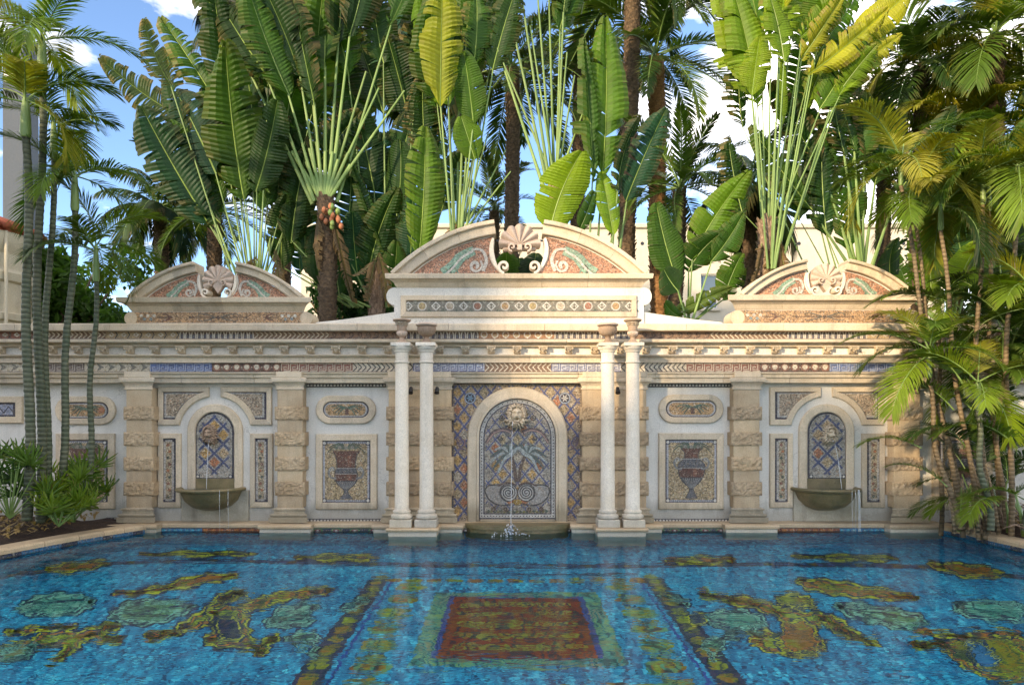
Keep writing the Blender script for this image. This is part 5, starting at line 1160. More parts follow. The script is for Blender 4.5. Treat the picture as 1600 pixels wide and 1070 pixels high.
# ================================================================== BUILDINGS BEHIND AND AROUND
hb = thing('hotel_building', 'plain white hotel block with sash windows behind the trees', 'building', (wx(1000, 34), 36, .05))
YH = 34.0
hx0, hx1, hzt = wx(470, YH), wx(1475, YH), wz(357, YH)
wins = [(1016, 1030, 432, 478), (1095, 1122, 420, 484), (1215, 1240, 420, 480), (930, 952, 425, 480), (840, 862, 425, 480), (760, 782, 425, 480), (590, 612, 425, 480), (680, 702, 425, 480), (1380, 1402, 440, 490), (1320, 1342, 425, 480)]
wins.sort()
# wall built of bays so that the windows are real openings
zs0, zs1 = wz(482, YH), wz(428, YH)
xs_ = [hx0]
for a, b, c, d in wins: xs_ += [wx(a, YH), wx(b, YH)]
xs_.append(hx1)
for k in range(0, len(xs_), 2): MB().box(xs_[k], xs_[k + 1], YH, YH + .4, zs0, zs1).obj('wall', M['hotel'], hb)
MB().box(hx0, hx1, YH, YH + .4, .0, zs0).obj('wall', M['hotel'], hb); MB().box(hx0, hx1, YH, YH + .4, zs1, hzt).obj('wall', M['hotel'], hb)
MB().box(hx0 + .1, hx1 - .1, YH + .41, YH + 9, .0, hzt - .3).obj('rear_block', M['hotel'], hb)
MB().box(hx0 - .15, hx1 + .15, YH - .15, YH + .45, hzt, hzt + .22, .03).obj('parapet', M['hotel'], hb)
for k in range(12):
    x = hx0 + 1.4 + k * 2.6; MB().tube([(x, YH - .02, hzt - .75), (x, YH + .05, hzt - .75)], .09, 10).obj('drain_hole', M['black'], hb)
for a, b, c, d in wins:
    x0, x1 = wx(a, YH), wx(b, YH); w_ = link('window', None, hb, Vector(((x0 + x1) / 2, YH, zs0)) - wloc(hb)); LOC[w_.name] = Vector(((x0 + x1) / 2, YH, zs0))
    MB().box(x0, x1, YH + .18, YH + .20, zs0, zs1).obj('pane', M['glass'], w_)
    fr = MB(); e = .06; zm = (zs0 + zs1) / 2
    for q in ((x0, x0 + e, zs0, zs1), (x1 - e, x1, zs0, zs1), (x0 + e, x1 - e, zs1 - e, zs1), (x0 + e, x1 - e, zs0, zs0 + e), (x0 + e, x1 - e, zm - .04, zm + .04), ((x0 + x1) / 2 - .02, (x0 + x1) / 2 + .02, zs0 + e, zm - .04)): fr.box(q[0], q[1], YH + .10, YH + .17, q[2], q[3])
    fr.obj('frame', M['frame'], w_); MB().box(x0 - .1, x1 + .1, YH - .12, YH + .1, zs0 - .14, zs0 - .005, .02).obj('sill', M['hotel'], w_)
# round tower with tiled eave at the left edge
tw = thing('round_tower', 'cream round tower with red tile eave at the left edge', 'building', (wx(-62, 13), 13.2, .05))
tc_ = (wx(-62, 13), 13.2); Yt = 13.2 - .95
autosmooth(MB().lathe([(1.0, 0), (1.0, wz(495, 12.4)), (1.08, wz(493, 12.4)), (1.10, wz(483, 12.4)), (1.0, wz(480, 12.4)), (1.0, wz(432, 12.4)), (1.07, wz(429, 12.4)), (1.10, wz(417, 12.4)), (1.02, wz(411, 12.4)), (1.0, wz(409, 12.4)), (1.0, wz(385, 12.4)), (1.09, wz(374, 12.4)), (1.14, wz(360, 12.4)), (1.14, wz(352, 12.4))], (*tc_, .0), 48).obj('drum', M['tower'], tw), 30)
zt_ = wz(352, 12.4)
autosmooth(MB().lathe([(1.16, zt_), (1.1, zt_ + .1), (.05, zt_ + .55)], (*tc_, 0), 36).obj('roof', M['rooftile'], tw), 30)
tl = MB(); tl.tube([(0, 0, 0), (-1.0, 0, .42)], [.075, .045], 8); tl_me = mesh('roof_tile', tl.v, tl.f, M['rooftile'], True)
for k in range(44):
    a = 2 * pi * k / 44; o = link('roof_tile', tl_me, tw, Vector((tc_[0] + 1.24 * cos(a), tc_[1] + 1.24 * sin(a), zt_ + .08)) - wloc(tw)); o.rotation_euler = (0, 0, a)
MB().tube([(tc_[0] + 1.06, 12.75, .1), (tc_[0] + 1.06, 12.75, zt_)], .03, 8).obj('downpipe', M['tower'], tw)
# distant grey high-rise at the far left
gt = thing('high_rise', 'distant pale grey high rise behind the left palms', 'building', (wx(22, 120), 122, .05))
a0, a1 = wx(4, 120), wx(36, 120); MB().box(a0, a1, 120, 124, 0, wz(52, 120), .05).obj('shaft', M['grey_tower'], gt); MB().box(a0 + .6, a1 - .6, 120.6, 123.4, wz(52, 120) + .003, wz(40, 120), .05).obj('roof_house', M['grey_tower'], gt)
MB().box(a0 + .3, a1 - .3, 119.9, 124.1, wz(128, 120), wz(110, 120)).obj('plant_band', M['frame'], gt)
# the unseen house behind the camera, thinned and stepped to shape its shadow
mh = thing('mansion', 'unseen tall cream house behind the viewer, shaped to shade the pool and wall', 'building', (-10, -9, .05))
for x0, x1, zt in MANSION:
    MB().box(x0, x1, -10, -8, .05, zt, .02).obj('wing', M['tower'], mh)
    MB().box(x0 - .1, x1 + .1, -10.1, -7.7, zt + .003, zt + .3, .02).obj('parapet', M['stone'], mh)

# ================================================================== PLANTS
# ---- leaf meshes -----------------------------------------------------------
def blade_mesh(seed, tear, bend_y, bend_x, brown=0.0):
    """broad leaf: length 1 along +z, half width 1 along x (scaled on placing), faces -y; pleated, split along the veins"""
    rnd = random.Random(seed); n = 58; v, f, c, mi = [], [], [], []
    wid = lambda t: (sin(pi * min(1, t * .93 + .045) ** .82)) ** .55 * (.94 + .07 * sin(7 * t + seed))
    ax = lambda t: Vector((bend_x * t * t, bend_y * t * t, t - .12 * (abs(bend_y) + abs(bend_x) * .2) * t * t))
    for s_ in (-1, 1):
        i = 0; drift = 0
        while i < n:
            big = rnd.random() > tear; k = rnd.randint(9, 20) if big else rnd.randint(1, 5)
            k = min(k, n - i); dr = rnd.uniform(-.015, .02) + (0 if big else rnd.uniform(-.03, .09)); lf = 1 if big else rnd.uniform(.84, 1.02); fw = .035 + (rnd.uniform(-.008, .008) if big else rnd.uniform(-.04, .05))
            gap = .30 if not big else .12; b0 = len(v); br = rnd.uniform(.9, 1.08); cols_ = 4
            for q in range(k + 1):
                t = (i + q) / n; a = ax(t); w = wid(t) * lf * rnd.uniform(.965, 1.02)
                e = gap / n if q == 0 else -gap / n if q == k else 0
                for u in range(cols_ + 1):
                    x = u / cols_; pl = .0032 * (1 if (i + q) % 2 else -1) * min(1, x * 2)
                    v.append((a.x + s_ * w * x, a.y - .05 * sin(x * 2.2) + dr * x * x + pl + .045 * x * x + .006 * sin(t * 11 + seed + s_) * x, a.z + fw * x * (1.2 - t) + e * x + .05 * x * x * (1 - t)))
            for q in range(k):
                bb = br * rnd.uniform(.9, 1.1)
                for u in range(cols_):
                    a_ = b0 + q * (cols_ + 1) + u; f.append((a_, a_ + 1, a_ + cols_ + 2, a_ + cols_ + 1)); mi.append(0)
                    edge = brown * (1.0 if u == cols_ - 1 else .3 if u == cols_ - 2 else 0) * rnd.random() + (.35 * brown if (i + q) / n > .9 else 0)
                    c.append((bb, min(1, edge), 0, 1))
            i += k
    # midrib
    b0 = len(v); m_ = 12
    for q in range(m_ + 1):
        t = q / m_; a = ax(t); rr = .032 * (1 - .8 * t)
        for (dx, dy) in ((-1, 0), (0, -.22), (1, 0), (0, .22)): v.append((a.x + dx * rr, a.y + dy * .04 * (1 - .8 * t) - .003, a.z))
    for q in range(m_):
        for u in range(4): f.append((b0 + q * 4 + u, b0 + q * 4 + (u + 1) % 4, b0 + q * 4 + 4 + (u + 1) % 4, b0 + q * 4 + 4 + u)); mi.append(1); c.append((1, 0, 0, 1))
    return mesh('leaf_blade', v, f, [M['leaf'], M['midrib']], False, c, mi)
BLADES = {}
for kd, (te, br) in {'whole': (.25, .05), 'cut': (.78, .22), 'torn': (.97, .6)}.items():
    BLADES[kd] = [blade_mesh(k * 7 + int(te * 100), te, by, bx, br) for k, (by, bx) in enumerate([(-.04, .25), (.10, -.3), (-.16, .1), (.02, -.55), (-.28, .6), (.15, 0)])]
pm = MB(); pm.lathe([(1, 0), (.8, .15), (.6, .5), (.42, 1)], (0, 0, 0), 8); PET = mesh('petiole', pm.v, pm.f, M['petiole'], True)
DKL, MIDL, BRT, LIME, YEL, TEALD = (.018, .055, .010), (.038, .102, .011), (.080, .175, .014), (.16, .26, .015), (.25, .275, .02), (.014, .060, .026)  # lime and yellow: paler leaf tones with sunlight put into the colour
RND = random.Random(77)
def orient(o, p0, p1, twist=0.0, xs=1, ys=1):
    d = p1 - p0; L = d.length; z = d.normalized(); y = Vector((0, 1, 0)); y = (y - z * y.dot(z)).normalized(); x = y.cross(z)
    m = Matrix((x, y, z)).transposed(); m = m @ Matrix.Rotation(twist, 3, 'Z')
    o.rotation_mode = 'QUATERNION'; o.rotation_quaternion = m.to_quaternion(); o.scale = (xs, ys if ys != 'L' else L, L)
def leaf(plant, b, t, hw, Y, col, kind='cut', tw=None, dY=0.0, root=None, prad=.022, var=None):
    """leaf blade from picture point b to t at depth Y (tip moved dY), petiole down to root"""
    p0, p1 = at(*b, Y), at(*t, Y + dY); off = wloc(plant)
    o = link('leaf', RND.choice(BLADES[kind]) if var is None else BLADES[kind][var], plant, p0 - off)
    orient(o, p0, p1, R(RND.uniform(-30, 30) if tw is None else tw), hw * 1.12 * Y / F, 'L'); j = RND.uniform(.85, 1.15); o.color = (col[0] * j, col[1] * j, col[2] * j, 1)
    if root is not None:
        q = at(*root, Y + RND.uniform(-.08, .08)) if len(root) == 2 else Vector(root); pe = link('petiole', PET, plant, q - off); orient(pe, q, p0 + (p1 - p0) * .03, 0, prad, prad * .7)
    return o
def tube_pts(a, b, n, wob, rnd, lean=0):
    out = []
    for k in range(n + 1):
        t = k / n; p = a.lerp(b, t); out.append(p + Vector((wob * sin(2.2 * pi * t + 1) * t * (1 - t) * 2 + lean * sin(pi * t), wob * .4 * sin(3 * t), 0)))
    return out
def ringed(plant, pts, r0, r1, mat, pitch=.085, name='trunk'):
    """trunk with leaf-scar rings"""
    L = sum((pts[i + 1] - pts[i]).length for i in range(len(pts) - 1)); m_ = int(L / pitch) * 3; P, rad = [], []
    cum = [0]
    for i in range(len(pts) - 1): cum.append(cum[-1] + (pts[i + 1] - pts[i]).length)
    for k in range(m_ + 1):
        s_ = L * k / m_; i = max(j for j in range(len(cum)) if cum[j] <= s_ + 1e-6); i = min(i, len(pts) - 2); P.append(pts[i].lerp(pts[i + 1], (s_ - cum[i]) / (cum[i + 1] - cum[i])))
        rad.append((r0 + (r1 - r0) * k / m_) * (1.05 + .04 * sin(k * 7.3) if k % 3 == 0 else .98 + .03 * sin(k * 1.7)))
    off = wloc(plant); mb = MB(); mb.tube(P, rad, 10); return mb.obj(name, mat, plant, True)
def rough_trunk(plant, a, b, r0, r1, mat, seed):
    """palm trunk covered with short old leaf bases"""
    rnd = random.Random(seed); pts = tube_pts(a, b, 14, .1, rnd); mb = MB(); mb.tube(pts, [r0 + (r1 - r0) * k / 14 for k in range(15)], 12); mb.obj('trunk', mat, plant, True)
    mb = MB(); L = (b - a).length; n_ = int(L / .075) * 7
    for k in range(n_):
        t = k / n_; i = min(int(t * 14), 13); p = pts[i].lerp(pts[i + 1], t * 14 - i); ang = k * 2.399; r_ = r0 + (r1 - r0) * t; d = Vector((cos(ang), sin(ang), 0)); s2 = Vector((-sin(ang), cos(ang), 0)) * .055 * (r_ / .15); q = p + d * r_ * .96; u = d * rnd.uniform(.02, .06) + Vector((0, 0, rnd.uniform(.07, .12)))
        mb.add([q - s2, q + s2, q + s2 * .5 + u, q - s2 * .5 + u, q + Vector((0, 0, .06)) + d * .0], [(0, 1, 2, 3), (0, 3, 4), (1, 4, 2), (3, 2, 4)])
    tag(mb.obj('leaf_base', mat, plant), kind='stuff')
# ---- pinnate fronds ----------------------------------------------------------
def frond_mesh(seed, elev, droop, nl=46, ll=.36, lw=.013, vee=.35, hang=.25, brown=.1, petl=.14, rag=.12):
    """frond of length 1 that leaves the origin along +x at the elevation and arches over"""
    rnd = random.Random(seed); n = 22; p = Vector((0, 0, 0)); pts, tan = [p.copy()], []
    tw = rnd.uniform(-.2, .2)
    for k in range(n):
        t = (k + .5) / n; th = R(elev) - R(droop) * t ** 1.35; d = Vector((cos(th), tw * t * .5, sin(th))).normalized(); p = p + d / n; pts.append(p.copy()); tan.append(d)
    tan.append(tan[-1]); v, f, c, mi = [], [], [], []
    mb = MB(); mb.tube(pts[::2], [.010 * (1 - .8 * k / (len(pts[::2]) - 1)) for k in range(len(pts[::2]))], 5); v += mb.v; f += mb.f; c += [(1, 0, 0, 1)] * len(mb.f); mi += [1] * len(mb.f)
    for k in range(nl):
        t = petl + (1 - petl) * (k + rnd.uniform(-.3, .3)) / (nl - 1); t = min(max(t, petl), .995); i = min(int(t * n), n - 1); base = pts[i].lerp(pts[i + 1], t * n - i); T = tan[i]
        side = Vector((0, 1, 0)); up = side.cross(T) * -1; up = up if up.z > 0 else -up
        prof = (sin(pi * (t * .80 + .13)) ** .7) * ll
        for s_ in (-1, 1):
            L = prof * rnd.uniform(1 - rag, 1 + rag); al = R(62 - 36 * t + rnd.uniform(-6, 6)); ve = vee * rnd.uniform(.6, 1.3)
            d = (T * cos(al) + side * s_ * sin(al) + up * ve * sin(al)).normalized(); w = lw * rnd.uniform(.8, 1.15); wd = (d.cross(up)).normalized() * 1.0
            wd = (wd * .9 + T * .25).normalized(); b0 = len(v)
            for q, (s2, wf) in enumerate(((0, .35), (.35, 1), (.72, .75), (1, .04))):
                P = base + d * L * s2 + Vector((0, 0, -hang * L * s2 ** 2.2)); v += [P - wd * w * wf, P + wd * w * wf]
            br = rnd.uniform(.78, 1.18)
            for q in range(3): a = b0 + q * 2; f.append((a, a + 1, a + 3, a + 2)); mi.append(0); c.append((br, min(1, brown * (rnd.random() if q == 2 else .15 * rnd.random()) * 1.6), 0, 1))
    return mesh('frond', v, f, [M['frond'], M['petiole']], False, c, mi)
ELEV = [82, 66, 48, 30, 8, -18]
ARECA = [[frond_mesh(100 + 10 * i + j, e, d, 62, .36, .0092, .40, .30, .14) for j, d in enumerate((62, 88))] for i, e in enumerate(ELEV)]
DATE = [[frond_mesh(300 + 10 * i + j, e, d, 56, .20, .0085, .45, .12, .22, .16) for j, d in enumerate((48, 70))] for i, e in enumerate(ELEV)]
DROOP = [[frond_mesh(500 + 10 * i + j, e, d, 50, .30, .014, .05, .75, .2) for j, d in enumerate((70, 96))] for i, e in enumerate(ELEV)]
SHAFT_M = MB().lathe([(1, 0), (1.25, .1), (1.1, .5), (.75, .9), (.5, 1)], (0, 0, 0), 10); SHAFT = mesh('crownshaft', SHAFT_M.v, SHAFT_M.f, M['crownshaft'], True)
def crown(plant, top, n, L, lib, cols, seed, emin=-15, emax=82, az0=None, az1=None):
    rnd = random.Random(seed); off = wloc(plant)
    for k in range(n):
        e = emax + (emin - emax) * ((k + .5) / n) ** .9; i = min(range(6), key=lambda q: abs(ELEV[q] - e)); az = k * 2.39996 + seed if az0 is None else R(rnd.uniform(az0, az1))
        o = link('frond', lib[i][rnd.randint(0, 1)], plant, top - off + Vector((0, 0, rnd.uniform(-.06, .04)))); s_ = L * rnd.uniform(.82, 1.12); o.scale = (s_,) * 3; o.rotation_euler = (R(rnd.uniform(-12, 12)), R(rnd.uniform(-8, 8)), az)
        cc = cols[rnd.randrange(len(cols))]; j = rnd.uniform(.8, 1.2); o.color = (cc[0] * j, cc[1] * j, cc[2] * j, 1)
FD, FM, FL, FY, FB = (.028, .068, .015), (.066, .132, .018), (.12, .195, .018), (.22, .225, .025), (.18, .12, .05)  # the yellow tone puts golden sun into the frond colour
def slender(label, base, top, Y, n, L, seed, lib=ARECA, cols=(FM, FL), mat='ringtrunk_green', r=.05, lean=0, emin=-15, emax=82, Yt=None, group=None, shaft=.55, name='slender_palm'):
    b, t_ = at(*base, Y), at(*top, Yt or Y); t = thing(name, label, 'palm', b, group)
    rnd = random.Random(seed); pts = tube_pts(b - Vector((0, 0, .25)), t_, 10, .12, rnd, lean); ringed(t, pts, r, r * .72, M[mat])
    if shaft: sh = link('crownshaft', SHAFT, t, t_ - b); orient(sh, t_, t_ + Vector((0, 0, shaft)), 0, r * .85, r * .85)
    crown(t, t_ + Vector((0, 0, shaft * .92 if shaft else 0)), n, L, lib, cols, seed, emin, emax); return t
LG, RG, BG_ = 'slender ringed palms left of the pool', 'slender cane palms right of the pool', 'tall palms behind the wall'
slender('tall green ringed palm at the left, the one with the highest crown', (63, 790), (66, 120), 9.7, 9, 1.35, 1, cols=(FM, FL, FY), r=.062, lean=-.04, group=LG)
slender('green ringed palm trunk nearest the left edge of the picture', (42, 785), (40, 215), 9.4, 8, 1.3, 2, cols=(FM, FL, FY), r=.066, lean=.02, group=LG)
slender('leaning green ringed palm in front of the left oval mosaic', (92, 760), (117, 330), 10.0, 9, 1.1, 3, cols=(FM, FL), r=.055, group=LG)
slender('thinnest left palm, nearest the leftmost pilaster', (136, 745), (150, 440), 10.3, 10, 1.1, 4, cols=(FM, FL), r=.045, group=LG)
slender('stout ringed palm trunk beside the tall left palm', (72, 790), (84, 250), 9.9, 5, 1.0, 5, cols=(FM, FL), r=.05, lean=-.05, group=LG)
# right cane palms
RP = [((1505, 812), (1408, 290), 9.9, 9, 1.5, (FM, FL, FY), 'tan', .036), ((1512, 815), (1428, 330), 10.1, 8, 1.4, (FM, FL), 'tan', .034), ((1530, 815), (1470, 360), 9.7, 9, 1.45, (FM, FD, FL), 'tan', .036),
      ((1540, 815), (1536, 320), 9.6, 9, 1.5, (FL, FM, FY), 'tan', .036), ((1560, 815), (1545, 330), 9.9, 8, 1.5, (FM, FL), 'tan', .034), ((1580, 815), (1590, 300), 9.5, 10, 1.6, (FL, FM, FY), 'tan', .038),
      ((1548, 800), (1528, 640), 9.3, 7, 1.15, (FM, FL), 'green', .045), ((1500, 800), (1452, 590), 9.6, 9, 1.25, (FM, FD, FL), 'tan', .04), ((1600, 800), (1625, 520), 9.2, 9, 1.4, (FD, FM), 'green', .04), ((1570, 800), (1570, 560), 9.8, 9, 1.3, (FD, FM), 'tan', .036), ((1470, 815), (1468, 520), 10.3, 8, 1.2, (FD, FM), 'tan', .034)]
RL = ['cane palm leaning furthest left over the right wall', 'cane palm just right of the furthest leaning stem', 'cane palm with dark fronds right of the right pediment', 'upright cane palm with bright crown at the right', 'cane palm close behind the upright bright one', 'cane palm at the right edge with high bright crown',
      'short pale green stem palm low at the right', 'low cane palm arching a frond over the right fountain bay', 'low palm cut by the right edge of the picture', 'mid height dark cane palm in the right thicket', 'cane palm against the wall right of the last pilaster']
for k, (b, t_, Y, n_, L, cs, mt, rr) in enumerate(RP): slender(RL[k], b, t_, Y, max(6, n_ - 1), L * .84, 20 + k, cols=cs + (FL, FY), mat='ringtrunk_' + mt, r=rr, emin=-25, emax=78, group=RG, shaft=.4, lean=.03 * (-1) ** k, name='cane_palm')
# deliberate low fronds that hang over the right bay
def one_frond(plant, base, Y, az, L, elev_i, var, col, lib=ARECA, tilt=0):
    p = at(*base, Y); o = link('frond', lib[elev_i][var], plant, p - wloc(plant)); o.scale = (L,) * 3; o.rotation_euler = (R(tilt), 0, R(az)); o.color = (*col, 1); return o
ck = thing('cane_shoots', 'clump of young cane palm shoots at the foot of the right thicket', 'palm', at(1530, 815, 9.4))
for (b, az, L, ei, va, c_) in [((1470, 560), 178, 1.25, 3, 1, FM), ((1440, 700), 172, .85, 3, 0, FL), ((1480, 760), 160, .8, 2, 0, FM), ((1530, 790), 190, .9, 3, 1, FL), ((1560, 790), 215, 1.0, 3, 1, FL), ((1575, 780), 330, 1.0, 2, 0, FM), ((1510, 700), 200, 1.1, 2, 1, FD), ((1530, 650), 120, 1.2, 2, 0, FD), ((1590, 700), 180, 1.2, 2, 1, FM),
                             ((1540, 740), 60, 1.2, 1, 0, FD), ((1490, 640), 185, 1.1, 2, 0, FM), ((1560, 620), 250, 1.3, 2, 1, FM), ((1505, 600), 90, 1.3, 2, 0, FD), ((1500, 780), 175, .75, 4, 0, FM), ((1600, 780), 185, .9, 3, 0, FL), ((1540, 560), 160, 1.3, 2, 1, FM), ((1580, 520), 200, 1.4, 2, 0, FD), ((1500, 480), 170, 1.3, 3, 0, FM)]:
    one_frond(ck, b, RND.uniform(9.2, 10.2), az, L, ei, va, c_)
for k in range(40):
    one_frond(ck, (RND.uniform(1495, 1640), RND.uniform(390, 760)), RND.uniform(10.0, 10.75), RND.uniform(0, 360), RND.uniform(.7, 1.1), RND.choice((0, 1, 2, 3)), RND.randint(0, 1), RND.choice((FD, FD, FD, FM)))
for k in range(24):
    one_frond(ck, (RND.uniform(1545, 1625), RND.uniform(520, 800)), RND.uniform(9.7, 10.6), RND.uniform(0, 360), RND.uniform(.7, 1.15), RND.choice((0, 1, 2, 3)), RND.randint(0, 1), RND.choice((FD, FD, FM)))
mb = MB()
for k in range(26):
    x = RND.uniform(1490, 1600); Y = RND.uniform(9.2, 10.3); p = at(x, 812, Y); p.z = .15; q = p + Vector((RND.uniform(-.25, .2), RND.uniform(-.1, .1), RND.uniform(.3, 1.1))); MB().tube([p, p.lerp(q, .5) + Vector((.02, 0, 0)), q], [.028, .022, .012], 7).obj('stem', M['ringtrunk_tan' if k % 2 else 'crownshaft'], ck, True)
# ---- fan-leaved lady palms under the left palms --------------------------------
def fan_mesh(seed):
    rnd = random.Random(seed); v, f, c = [], [], []; n_ = 13
    for k in range(n_):
        a = R(-105 + 210 * k / (n_ - 1) + rnd.uniform(-4, 4)); L = (1 - .25 * abs(k - 6) / 6) * rnd.uniform(.88, 1.08); d = Vector((sin(a), 0, cos(a))); w = Vector((cos(a), 0, -sin(a))); dr = rnd.uniform(.15, .55); b0 = len(v)
        for s2, wf in ((.02, .012), (.3, .045), (.75, .04), (1, .008)):
            P = d * L * s2 + Vector((0, -dr * s2 * s2, -.12 * s2 * s2)); v += [P - w * wf, P + Vector((0, .025, 0)), P + w * wf]
        br = rnd.uniform(.8, 1.2)
        for q in range(3):
            for u in range(2): a_ = b0 + q * 3 + u; f.append((a_, a_ + 1, a_ + 4, a_ + 3)); c.append((br, .5 * rnd.random() if q == 2 and rnd.random() < .3 else 0, 0, 1))
    return mesh('fan_leaf', v, f, M['frond'], False, c)
FANS = [fan_mesh(k) for k in range(5)]
STK = mesh('stalk', *(lambda m_: (m_.v, m_.f))(MB().lathe([(1, 0), (.8, 1)], (0, 0, 0), 6)), M['petiole'], True)
def lady(label, base, Y, n_, h, seed, cols):
    b = at(*base, Y); b.z = max(.1, b.z); t = thing('lady_palm', label, 'palm', b, 'fan leaved lady palms under the left palms'); rnd = random.Random(seed)
    for k in range(n_):
        a = rnd.uniform(0, 2 * pi); rr = rnd.uniform(.1, .55) * h; z = h * rnd.uniform(.25, 1.0) * (1.15 - rr / h * .6); tip = Vector((rr * cos(a), rr * sin(a), z))
        st = link('stalk', STK, t, Vector((0, 0, 0))); orient(st, Vector((0, 0, 0)) + Vector((rnd.uniform(-.1, .1), rnd.uniform(-.1, .1), 0)), tip, 0, .009, .009)
        o = link('fan_leaf', FANS[rnd.randrange(5)], t, tip); s_ = rnd.uniform(.26, .38); o.scale = (s_,) * 3; o.rotation_euler = (R(rnd.uniform(25, 75)), R(rnd.uniform(-25, 25)), a - pi / 2 + pi); cc = cols[rnd.randrange(len(cols))]; o.color = (*cc, 1)
        o.rotation_euler = (R(-rnd.uniform(20, 70)), R(rnd.uniform(-30, 30)), a - pi / 2)
lady('bright fan leaved lady palm at the corner of the pool', (115, 815), 9.8, 20, .62, 3, (FL, FL, FM)); lady('dark lady palm at the far left behind the palm trunks', (15, 810), 9.3, 18, .85, 4, (FM, FD)); lady('lady palm in front of the vase mosaic', (128, 800), 10.35, 12, .85, 5, (FL, FM)); lady('small lady palm hanging over the left coping', (92, 822), 9.25, 12, .42, 6, (FL, FM))
# dry stalks at the foot of the right thicket
dr = thing('dry_stalks', 'dry brown leaf stalks on the mulch under the right palms', 'dry leaves', at(1540, 820, 9.4))
for k in range(46):
    x, Y = RND.uniform(6.85, 8.2), RND.uniform(8.7, 10.6); p = Vector((x, Y, .16 + RND.uniform(0, .1))); a = RND.uniform(0, 2 * pi); q = p + Vector((.45 * cos(a), .3 * sin(a), RND.uniform(-.02, .35))); MB().tube([p, p.lerp(q, .5) + Vector((0, 0, .06)), q], [.014, .01, .004], 5).obj('stalk', M['fibre'], dr, True)

# ---- traveller's palms and banana leaves behind the wall ---------------------------
def fan_plant(label, root, Y, ends, blen, hw, cols, kinds, trunk_px, seed, prad=.058, group='traveller palms behind the wall', bend=.25, trunk_r=(.2, .16), tmat='fibre', name='traveller_palm'):
    b = at(*root, Y); gb = Vector((wx(trunk_px, Y), Y, .05)); t = thing(name, label, 'palm', gb, group); rnd = random.Random(seed)
    if trunk_r: rough_trunk(t, gb, b + Vector((0, 0, .1)), trunk_r[0], trunk_r[1], M[tmat], seed)
    for k, e in enumerate(ends):
        dx, dy = e[0] - root[0], e[1] - root[1]; l = math.hypot(dx, dy); a = math.atan2(dx, -dy) + math.copysign(rnd.uniform(0, bend), dx); L = blen * rnd.uniform(.85, 1.15)
        tip = (e[0] + L * sin(a), e[1] - L * cos(a)); jit = rnd.uniform(-.28, .28)
        if len(e) == 3:      # cut stalk without a blade
            q0, q1 = Vector((b.x, Y + jit * .25, b.z)), at(e[0], e[1], Y + jit); pe = link('petiole', PET, t, q0 - gb); orient(pe, q0, q1, 0, prad * .9, prad * .65); continue
        leaf(t, e, tip, hw * rnd.uniform(.8, 1.15), Y + jit, cols[k % len(cols)], kinds[k % len(kinds)], rnd.uniform(-45, 45), rnd.uniform(-.5, .5), root=(b.x + dx * .0016 * Y * .1, Y + jit * .25, b.z + .02 * (k % 3)), prad=prad * rnd.uniform(.85, 1.1))
    return t
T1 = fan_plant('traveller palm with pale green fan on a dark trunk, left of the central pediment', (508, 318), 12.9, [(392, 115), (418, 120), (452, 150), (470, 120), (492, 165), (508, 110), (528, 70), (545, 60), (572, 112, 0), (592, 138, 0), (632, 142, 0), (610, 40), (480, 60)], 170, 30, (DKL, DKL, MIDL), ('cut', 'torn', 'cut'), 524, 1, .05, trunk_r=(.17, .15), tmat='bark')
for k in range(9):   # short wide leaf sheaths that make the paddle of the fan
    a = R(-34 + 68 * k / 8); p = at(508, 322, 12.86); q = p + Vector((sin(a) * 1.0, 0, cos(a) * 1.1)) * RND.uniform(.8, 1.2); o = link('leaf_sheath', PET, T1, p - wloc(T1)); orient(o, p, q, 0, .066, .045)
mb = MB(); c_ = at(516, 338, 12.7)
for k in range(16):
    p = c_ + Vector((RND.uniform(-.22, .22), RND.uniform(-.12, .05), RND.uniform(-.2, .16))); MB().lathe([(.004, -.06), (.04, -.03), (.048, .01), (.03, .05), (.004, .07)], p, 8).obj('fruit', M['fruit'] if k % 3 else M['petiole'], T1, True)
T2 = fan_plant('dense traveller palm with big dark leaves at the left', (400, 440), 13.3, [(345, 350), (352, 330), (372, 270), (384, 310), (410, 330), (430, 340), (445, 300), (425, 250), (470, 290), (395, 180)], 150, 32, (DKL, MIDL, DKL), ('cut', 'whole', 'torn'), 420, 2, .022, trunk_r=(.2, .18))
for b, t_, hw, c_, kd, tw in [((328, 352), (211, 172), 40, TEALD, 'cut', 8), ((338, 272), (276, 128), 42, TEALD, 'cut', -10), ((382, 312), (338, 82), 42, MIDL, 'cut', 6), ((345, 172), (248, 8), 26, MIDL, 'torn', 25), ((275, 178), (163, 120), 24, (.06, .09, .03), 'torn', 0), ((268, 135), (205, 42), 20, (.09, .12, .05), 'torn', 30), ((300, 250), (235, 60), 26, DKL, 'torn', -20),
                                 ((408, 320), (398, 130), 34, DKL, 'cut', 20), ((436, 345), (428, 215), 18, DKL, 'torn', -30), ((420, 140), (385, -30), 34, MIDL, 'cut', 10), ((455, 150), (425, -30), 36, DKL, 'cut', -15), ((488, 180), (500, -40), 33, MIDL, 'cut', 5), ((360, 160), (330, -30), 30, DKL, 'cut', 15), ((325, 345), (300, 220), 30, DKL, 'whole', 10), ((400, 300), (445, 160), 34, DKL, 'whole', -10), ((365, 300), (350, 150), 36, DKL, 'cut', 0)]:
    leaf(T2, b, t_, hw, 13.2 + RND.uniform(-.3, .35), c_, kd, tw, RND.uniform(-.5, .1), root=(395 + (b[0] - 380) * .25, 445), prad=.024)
T5 = fan_plant('traveller palm rising behind the left half of the central pediment', (714, 378), 12.9, [(684, 168), (702, 165), (716, 147), (738, 142), (768, 92, 0), (763, 207, 0), (790, 235, 0), (798, 268, 0), (752, 120, 0), (728, 60)], 170, 30, (MIDL, BRT, DKL), ('cut', 'whole', 'torn'), 712, 3, .032)
